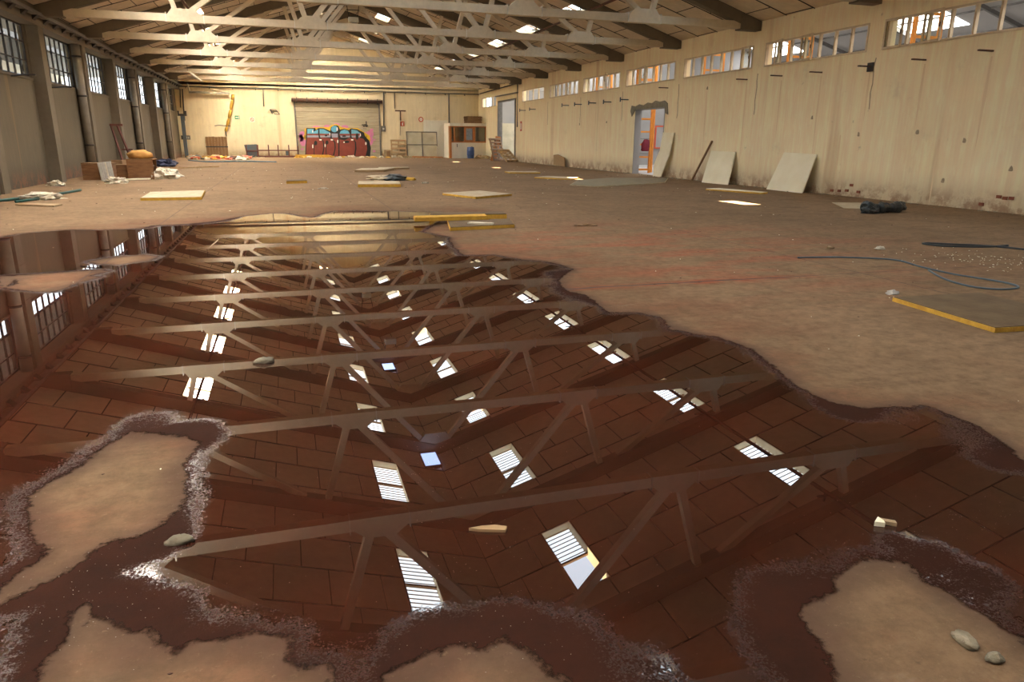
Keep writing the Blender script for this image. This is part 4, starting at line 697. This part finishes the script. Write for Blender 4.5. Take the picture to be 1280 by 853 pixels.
# pallets and boards leaning by the corner doorway
pallet('pallet', 'brown slatted pallet leaning beside the corner doorway', (15.3,50.3,.0), (0,.0,0), 1.1, 1.6, 7, 'wood_dark'); bpy.context.view_layer.update()
p_ = [o for o in COL.objects if o.get('label') == 'brown slatted pallet leaning beside the corner doorway'][0]; p_.rotation_euler = (-.3,0,.5); p_.location = (13.9,49.3,.02)
pallet('pallet', 'low weathered pallet propped on its side nearest the corner doorway', (14.3,47.4,.02), (-.9,0,.5), 1.1, 1.2, 6, 'wood')
for i, (x, y) in enumerate(((13.95,50.3),(14.1,50.9))): tag(MB().prism([(0,0),(.42,0),(.78,1.55+.1*i),(.4,1.6+.1*i)], 'y', 0, .05).build('plank', M['orange_wood'], None, None, False, (x,y,0)), ['short orange-brown plank leaning left of the slatted pallet','longer orange-brown plank leaning behind the slatted pallet'][i], 'plank')
# ================================================================ THINGS ON THE FLOOR
def slab(name, label, poly, h, top, edge, cat='foam board', z=.003, tilt=0, rz=0):
    cx_ = sum(p[0] for p in poly)/len(poly); cy_ = sum(p[1] for p in poly)/len(poly); t = thing(name, label, cat, (cx_,cy_,z)); t.rotation_euler = (tilt,0,rz)
    P = [(a-cx_,b-cy_) for a, b in poly]; MB().prism(P, 'z', 0, h*.86).build('foam_core', M[edge], t)
    MB().prism([(a*.985,b*.985) for a, b in P], 'z', h*.86, h).build('facing', M[top], t); return t
slab('foam_board', 'large dirty insulation board with yellow foam edge at the right', [(5.58,5.38),(5.46,4.19),(6.55,4.12),(6.62,5.32)], .045, 'foam_top', 'foam_edge')
slab('foam_board', 'pale insulation board with yellow edge lying left in mid hall', [(-3.4,19.05),(-2.05,19.1),(-2.2,21.5),(-3.5,21.1)], .07, 'foam_light', 'foam_edge')
slab('foam_board', 'pale diamond-lying insulation board in the centre of the floor', [(4.04,19.52),(4.61,18.05),(5.85,18.9),(5.3,20.3)], .055, 'foam_light', 'foam_edge')
slab('foam_board', 'small yellow foam offcut with a lump far left of centre', [(-.05,25.2),(.62,25.5),(.6,26.3),(-.02,26.1)], .09, 'foam_top', 'foam_edge')
slab('foam_board', 'pale yellow-edged panel lying far back towards the right wall', [(9.6,31.4),(11.0,31.2),(11.1,32.2),(9.7,32.5)], .06, 'foam_light', 'foam_edge')
slab('foam_board', 'thin yellow-edged panel lying left of the large flat sheet', [(9.45,27.5),(10.43,26.1),(11.2,27.0),(10.3,28.3)], .05, 'foam_light', 'foam_edge')
slab('foam_board', 'dark insulation board lying under the yellow plank at the puddle rim', [(2.75,12.9),(2.55,11.75),(3.75,11.95),(3.95,12.85)], .06, 'foam_top', 'foam_edge')
slab('foam_board', 'dark board lying behind the yellow plank at the puddle rim', [(2.5,13.35),(4.0,13.25),(4.05,13.7),(2.6,13.8)], .11, 'foam_top', 'foam_edge')
slab('foam_plank', 'long yellow foam plank lying across the boards at the puddle rim', [(2.12,12.72),(3.5,12.75),(3.52,13.1),(2.15,13.05)], .07, 'foam_edge', 'foam_edge', 'foam board', .064)
tag(MB().prism([(2.95,12.15),(3.35,11.93),(3.4,12.03),(3.05,12.27)], 'z', .064, .09).build('broken_slat', M['white_sheet']), 'pale broken slat on top of the boards at the puddle rim', 'slat')
slab('wall_panel', 'long pale panel lying on edge far back in the centre', [(2.09,23.1),(3.42,23.0),(3.6,24.5),(2.25,24.7)], .1, 'foam_light', 'foam_edge', 'panel')
slab('wall_panel', 'thin pale panel lying far back, behind the black rubbish heap', [(2.92,33.5),(4.24,33.5),(5.0,35.6),(3.4,35.4)], .1, 'foam_light', 'wood', 'panel')
slab('wall_panel', 'narrow brown-edged panel farthest back in the centre', [(4.3,36.2),(5.9,36.6),(5.95,37.3),(4.4,37.0)], .08, 'foam_light', 'wood', 'panel')
slab('flat_sheet', 'large greenish flat sheet lying in front of the doorway', [(9.15,22.93),(9.75,22.0),(11.81,22.9),(13.2,23.7),(14.9,26.5),(12.4,27.0),(10.5,25.5)], .025, 'sheet_tan', 'foam_light', 'sheet')
slab('wall_panel', 'long narrow pale panel on the floor before the leaning boards', [(12.6,20.0),(13.3,18.1),(13.65,18.3),(13.2,20.2)], .05, 'board', 'foam_edge', 'panel')
slab('cardboard_sheet', 'flat pale cardboard sheet lying behind the black plastic roll', [(12.42,13.77),(12.9,13.4),(14.1,14.9),(13.3,15.2)], .012, 'foam_light', 'cardboard', 'cardboard')
slab('cardboard_sheet', 'curled brown cardboard sheet on the floor at far left', [(-5.75,18.25),(-4.86,17.7),(-4.8,18.1),(-5.5,18.5)], .03, 'cardboard', 'cardboard', 'cardboard')
# black plastic roll
t = thing('plastic_roll', 'crumpled black plastic roll on the floor near the right wall', 'plastic bag', (12.6,12.78,0)); m = MB()
N_ = 26; pts = [(-.52+1.08*i/N_, .02*math.sin(i*.9), .115+.012*math.sin(i*1.7)) for i in range(N_+1)]; m.tube(pts, [.10+.03*math.sin(i*1.9)+.025*math.sin(i*.7)-(.02 if 6<i<10 else 0) for i in range(N_+1)], 12); m.build('roll', M['black_plastic'], t)
MB().lump((-.45,-.1,.06),(.22,.14,.1),4,.6,3).build('loose_end', M['black_plastic'], t); MB().lump((.46,.03,.11),(.14,.13,.12),8,.4,3).build('knot', M['black_plastic'], t)
# cables
def smooth(pts, n_=8):
    out = []; P = [Vector((p[0],p[1],p[2] if len(p)>2 else .012)) for p in pts]; P = [P[0]]+P+[P[-1]]
    for i in range(1, len(P)-2):
        for j in range(n_):
            t = j/n_; a, b, c, d_ = P[i-1:i+3]; out.append(.5*((2*b)+(c-a)*t+(2*a-5*b+4*c-d_)*t*t+(3*b-a-3*c+d_)*t**3))
    return out+[P[-2]]
tag(MB().tube(smooth([(6.44,7.86),(6.8,7.8),(7.12,7.7),(7.58,7.38),(7.48,6.85),(7.44,6.36),(7.52,6.02),(7.55,5.73),(7.43,5.54),(7.15,5.52),(6.98,5.72),(7.07,6.14),(7.37,6.64)]), .011, 6).build('cable', M['cable_blue'], None, None, True), 'thin blue-grey cable looped on the floor behind the large insulation board', 'cable')
tag(MB().tube(smooth([(10.5,7.1),(10.24,7.66),(10.07,8.03),(9.56,8.41),(9.3,8.55),(9.25,8.4),(9.4,8.2),(9.75,8.05),(10.03,8.0),(10.4,8.05)]), .018, 6).build('cable', M['cable'], None, None, True), 'dark cable loop on the floor at the right edge', 'cable')
tag(MB().tube(smooth([(-5.9,50.2,.03),(-4.5,47.2,.03),(-3,48.0,.03),(-1.6,47.6,.03),(-.6,46.8,.02)]), .05, 7).build('hose', M['cable_blue'], None, None, True), 'long dark hose lying along the rubble by the back wall', 'hose')
# stones in and beside the puddle
for x, y, r, lab, s in ((-.495,2.66,(.052,.026,.022),'grey stone at the left end of the mirrored truss in the puddle',1),(1.915,1.36,(.026,.042,.018),'larger of two stones on the dry patch at lower right',3),(1.93,1.275,(.03,.02,.013),'smaller of two stones on the dry patch at lower right',4),(-.25,4.95,(.07,.035,.03),'small dark pebble clump in the middle of the puddle, left',5)):
    tag(MB().lump((x,y,.01),r,s,.35,1.6,16,9).build('stone', M['stone'], None, None, True), lab, 'stone')
tag(MB().prism([(.585,2.43),(.62,2.41),(.72,2.375),(.735,2.40),(.69,2.425),(.64,2.432)], 'z', .004, .016).build('wood_chip', M['wood']), 'pale wedge-shaped wood chip lying in the near puddle', 'chip')
t = thing('folded_scrap', 'folded cream cardboard scrap at the right shore of the puddle', 'cardboard', (2.21,2.0,.006)); MB().prism([(-.045,0),(0,.03),(.0,.0),(-.01,-.02)], 'z', 0, .02).build('left_flap', M['board'], t); MB().prism([(0,.03),(.05,-.01),(.04,-.03),(0,0)], 'z', 0, .016).build('right_flap', M['cardboard'], t)
for i, (x, y, sx_, lab) in enumerate(((8.18,8.25,.09,'crumpled cream paper scrap behind the looped cable'),(7.51,8.49,.06,'tiny tan paper scrap left of the cream scrap'),(5.85,5.65,.07,'flat pale strip lying behind the large insulation board'),(4.55,24.9,.12,'white scrap on the floor behind the diamond board'),(5.1,11.95,.2,'dark leafy scrap heap beside a white strip right of the puddle'),(1.0,22.5,.14,'white scrap lying in front of the long pale panel'))):
    tag(MB().lump((x,y,.015),(sx_,sx_*.55,.03),i+20,.6,2.6,12,6).build('scrap', M[['white_sheet','cardboard','grey_panel','white_sheet','wood_dark','white_sheet'][i]]), lab, 'scrap')
t = thing('rubbish_heap', 'black rubbish heap with pale rags in the far middle of the floor', 'rubbish', (3.7,26.9,0)); MB().lump((.1,0,.06),(.45,.5,.14),31,.5,2.5,18,9).build('black_cloth', M['black_plastic'], t); MB().lump((-.25,.5,.05),(.6,.7,.11),32,.5,2.4,18,9).build('pale_rag', M['foam_light'], t); MB().lump((.65,-.1,.03),(.2,.2,.07),33,.5,2.4,10,6).build('scrap', M['foam_edge'], t)
# left: boxes, rags, sack, ladder
def crate(label, x, y, w, d, h, rz, open_side=None, mat='crate'):
    t = thing('wooden_crate', label, 'crate', (x,y,.003), rz, 'wooden crates by the left wall'); n_ = 3
    for i in range(n_):
        a, b = h*i/n_+.006, h*(i+1)/n_-.006
        MB().box(0,w,0,.025,a,b).build('front_board', M[mat], t); MB().box(0,.025,.025,d,a,b).build('side_board', M[mat], t)
        if open_side != 'right': MB().box(w-.025,w,.025,d,a,b).build('side_board', M[mat], t)
        MB().box(.025,w-.025,d-.025,d,a,b).build('rear_board', M[mat], t)
    MB().box(-.01,w+.01,-.01,d+.01,h,h+.025).build('lid', M['wood_dark'], t); MB().box(.02,w-.02,.02,d-.02,0,.02).build('bottom', M[mat], t); return t
crate('brown wooden crate by the left wall with a white grille leaning on it', -6.75, 28.3, .95, .7, .55, .05)
crate('small wooden crate in the middle of the three by the left wall', -5.95, 29.3, .6, .5, .46, .1)
crate('larger wooden crate open to the right, rags spilling from it', -5.4, 28.6, .85, .75, .68, -.05, 'right')
tag(MB().prism([(-6.2,30.2),(-5.85,30.25),(-5.8,30.7),(-6.15,30.65)], 'z', 0, .62).build('carton', M['wood_dark']), 'tall dark carton between the crates by the left wall', 'carton')
t = thing('white_grille', 'white ribbed radiator grille leaning against the nearest crate', 'grille', (-6.12,27.95,.0)); t.rotation_euler = (-.25,-.12,.1)
MB().box(0,.42,0,.03,0,.62).build('plate', M['grey_panel'], t)
for i in range(6): MB().box(.02+i*.068,.06+i*.068,-.03,0,.02,.6).build('rib', M['white_sheet'] if i in (3,) else M['grey_panel'], t)
tag(MB().lump((-5.0,29.0,.82),(.42,.3,.19),41,.25,2,20,10).build('sack', M['sack'], None, None, True), 'ochre sack lying on top of the open crate', 'sack')
for i, (x, y, r, mt, lab) in enumerate(((-4.25,29.1,(.42,.5,.22),'white_sheet','crumpled white rag heap right of the open crate'),(-5.35,26.3,(.3,.25,.13),'white_sheet','white crumpled cloth lying in front of the crates'),(-5.75,20.0,(.42,.35,.1),'white_sheet','tangled pale cloth with a green hose at the far left'),(-6.75,25.2,(.22,.2,.1),'white_sheet','small white lump of plaster by the left wall foot'),(-5.9,41.0,(.5,.8,.22),'navy','dark navy cloth heap behind the crates'),(-4.95,29.7,(.25,.35,.35),'grey_panel','grey crumpled paper spilling out of the open crate'))):
    m = MB().lump((x,y,r[2]*.5),r,50+i,.75,2.6,22,11); tag(m.build('rag_heap', M[mt]), lab, 'cloth')
tag(MB().prism([(-5.4,27.9),(-4.7,28.2),(-4.65,28.4),(-5.2,28.25)], 'z', .01, .06).build('plastic_sheet', M['board']), 'pale flattened sheet lying before the open crate', 'sheet')
tag(MB().tube(smooth([(-7.0,18.9,.03),(-6.45,19.3,.03),(-6.1,19.9,.04),(-5.7,21.4,.03),(-5.55,22.8,.03)]), .035, 8).build('hose', M['green_pipe'], None, None, True), 'dark green hose lying under the pale cloth at the far left', 'hose')
tag(MB().tube([(-5.95,18.95,.03),(-5.7,19.7,.035)], .03, 8).build('hose_piece', M['green_pipe'], None, None, True), 'short green hose piece in front of the pale cloth', 'hose')
t = thing('steel_trestle', 'dark red steel trestle leaning on the left wall behind the crates', 'trestle', (-6.95,36.0,0)); MB().bar((.1,0,0),(-.35,.5,1.95),.07,.07).build('front_leg', M['red_frame'], t); MB().bar((.5,0,0),(-.1,.5,1.95),.07,.07).build('rear_leg', M['red_frame'], t); MB().bar((-.4,.5,1.95),(.12,.5,1.95),.09,.09).build('top_bar', M['red_frame'], t); MB().bar((.0,.25,.9),(.45,.2,.9),.05,.05).build('brace', M['red_frame'], t)
tag(MB().bar((-5.3,37.9,.03),(-3.3,39.7,.03),.09,.05).build('plank', M['wood']), 'long thin plank lying on the floor behind the crates', 'plank')
# rubble along the back wall: pieces big enough to tell apart, and the fine remainder
rnd = random.Random(5); cols = ['foam_edge','white_sheet','navy','cardboard','white_sheet','rust','foam_light','black_plastic','sign_red','foam_edge']
places = ['below the far left corner','left of the wooden hatch','before the wooden hatch','right of the wooden hatch','left of the steel frames']
names_ = {'foam_edge':'yellow foam chunk','white_sheet':'white plastic scrap','navy':'navy cloth scrap','cardboard':'brown cardboard scrap','rust':'rusty metal scrap','foam_light':'pale foam chunk','black_plastic':'black plastic scrap','sign_red':'red plastic scrap'}
seen = set()
for i in range(34):
    x = -6.4+i*.125+rnd.uniform(-.1,.1); y = rnd.uniform(52.5,58.2); mt = cols[(i*7+i//5)%10]; s = rnd.uniform(.14,.34)
    pl = places[min(4,i//7)]; dep = 'at the wall' if y > 55.5 else 'off the wall'; lab = f'{names_[mt]} in rubble {pl}, {dep}'
    g = 'rubble along the shutter foot'
    while lab in seen: lab = lab.replace(', one', ', further one') if ', one' in lab else lab+', further right'
    seen.add(lab); o = tag(MB().lump((x,y,s*.2),(s*1.5,s,s*.5),i+70,.7,2.2,10,6,rot=i).build('rubble_piece', M[mt]), lab, 'rubble', 'rubble along the back wall')
for i in range(16):
    x = 1.0+i*.55+rnd.uniform(-.2,.2); y = rnd.uniform(57.0,58.7); mt = ['foam_edge','white_sheet','foam_edge','cardboard','foam_light','white_sheet'][(i*5)%6]; s = rnd.uniform(.12,.26)
    lab = f'{names_[mt]} lying ' + ('at the foot of the shutter, left half' if x < 4 else 'at the foot of the shutter, right half' if x < 7.3 else 'by the pallet and panel at the back wall')
    while lab in seen: lab = lab+', further right'
    seen.add(lab); tag(MB().lump((x,y,s*.2),(s*1.8,s,s*.5),i+120,.7,2.2,10,6,rot=i).build('rubble_piece', M[mt]), lab, 'rubble', 'rubble along the shutter foot')
tag(MB().bar((.7,58.3,.12),(3.2,58.4,.1),.2,.2).build('foam_beam', M['foam_edge']), 'yellow foam beam lying along the foot of the shutter', 'beam')
tag(MB().bar((9.6,58.0,.08),(12.0,57.6,.05),.2,.1).build('plank', M['orange_wood']), 'orange-brown plank lying before the sheet panel at the back wall', 'plank')
for i, (x, y) in enumerate(((14.6,56.0),(14.9,55.4),(15.1,52.9))): tag(MB().lump((x,y,.06),(.35,.3,.2),140+i,.6,2.3,12,7).build('rubble_piece', M['cardboard']), ['brown rubble lump beside the blue barrel','brown rubble lump below the office corner','brown rubble lump left of the corner doorway pallets'][i], 'rubble')
def crumbs(name, n_, area, smin, smax, mat, z=.0, seed=1, flat=.5, acc=None):
    r = random.Random(seed); m = MB(); k = 0
    while k < n_:
        x, y = area(r)
        if acc and not acc(x, y): continue
        s = r.uniform(smin, smax)*min(1.1, .25+.035*y); a = r.uniform(0, 6.3); h = s*flat; k += 1
        pts = [(x+s*math.cos(a+q)*w_, y+s*math.sin(a+q)*w_) for q, w_ in ((0,1.3),(1.7,.7),(3.0,1.1),(4.6,.6))]; m.prism(pts, 'z', z, z+h)
    o = m.build(name, mat, None, 'stuff'); return o
tag(crumbs('floor_crumbs', 650, lambda r: (r.uniform(-6.5,14.8), 1.2+r.random()**1.5*45), .006, .022, M['under'], 0, 3, .4), 'dark grit and crumbs strewn over the whole dusty floor', 'grit')
tag(crumbs('pale_crumbs', 260, lambda r: (r.uniform(-6,14.5), 1.5+r.random()**1.4*40), .005, .02, M['board'], 0, 4, .4), 'pale plaster crumbs strewn over the dusty floor', 'grit')
tag(crumbs('plaster_crumbs', 160, lambda r: (r.gauss(8.9,.5), r.gauss(7.0,.5)), .008, .022, M['board'], 0, 5, .5), 'patch of white plaster crumbs before the dark cable loop', 'grit')
tag(crumbs('puddle_flakes', 520, lambda r: r.choice([(r.gauss(.6,.18), r.gauss(3.1,.3)),(r.gauss(.7,.25), r.gauss(2.0,.25)),(r.gauss(2.5,.35), r.gauss(1.95,.1)),(r.uniform(-1.2,2.5), r.uniform(1.6,3.5)),(r.gauss(-.7,.15), r.gauss(2.4,.2))]), .002, .0055, M['grey_panel'], .0045, 6, .25), 'tiny pale flakes floating on the near puddle', 'flakes')
tag(crumbs('wall_foot_rubble', 420, lambda r: (XR-abs(r.gauss(0,.22))-.02, r.uniform(10,46)), .012, .04, M['mortar'], 0, 8, .6), 'fine mortar rubble along the foot of the right wall', 'grit')
tag(crumbs('back_rubble', 700, lambda r: (r.choice([r.uniform(-6.9,-1.6), r.uniform(-6.9,-1.6), r.uniform(.8,12)]), YB-abs(r.gauss(0,1.2))-.1), .02, .07, M['foam_light'], 0, 9, .5), 'fine pale rubble along the foot of the back wall', 'grit')
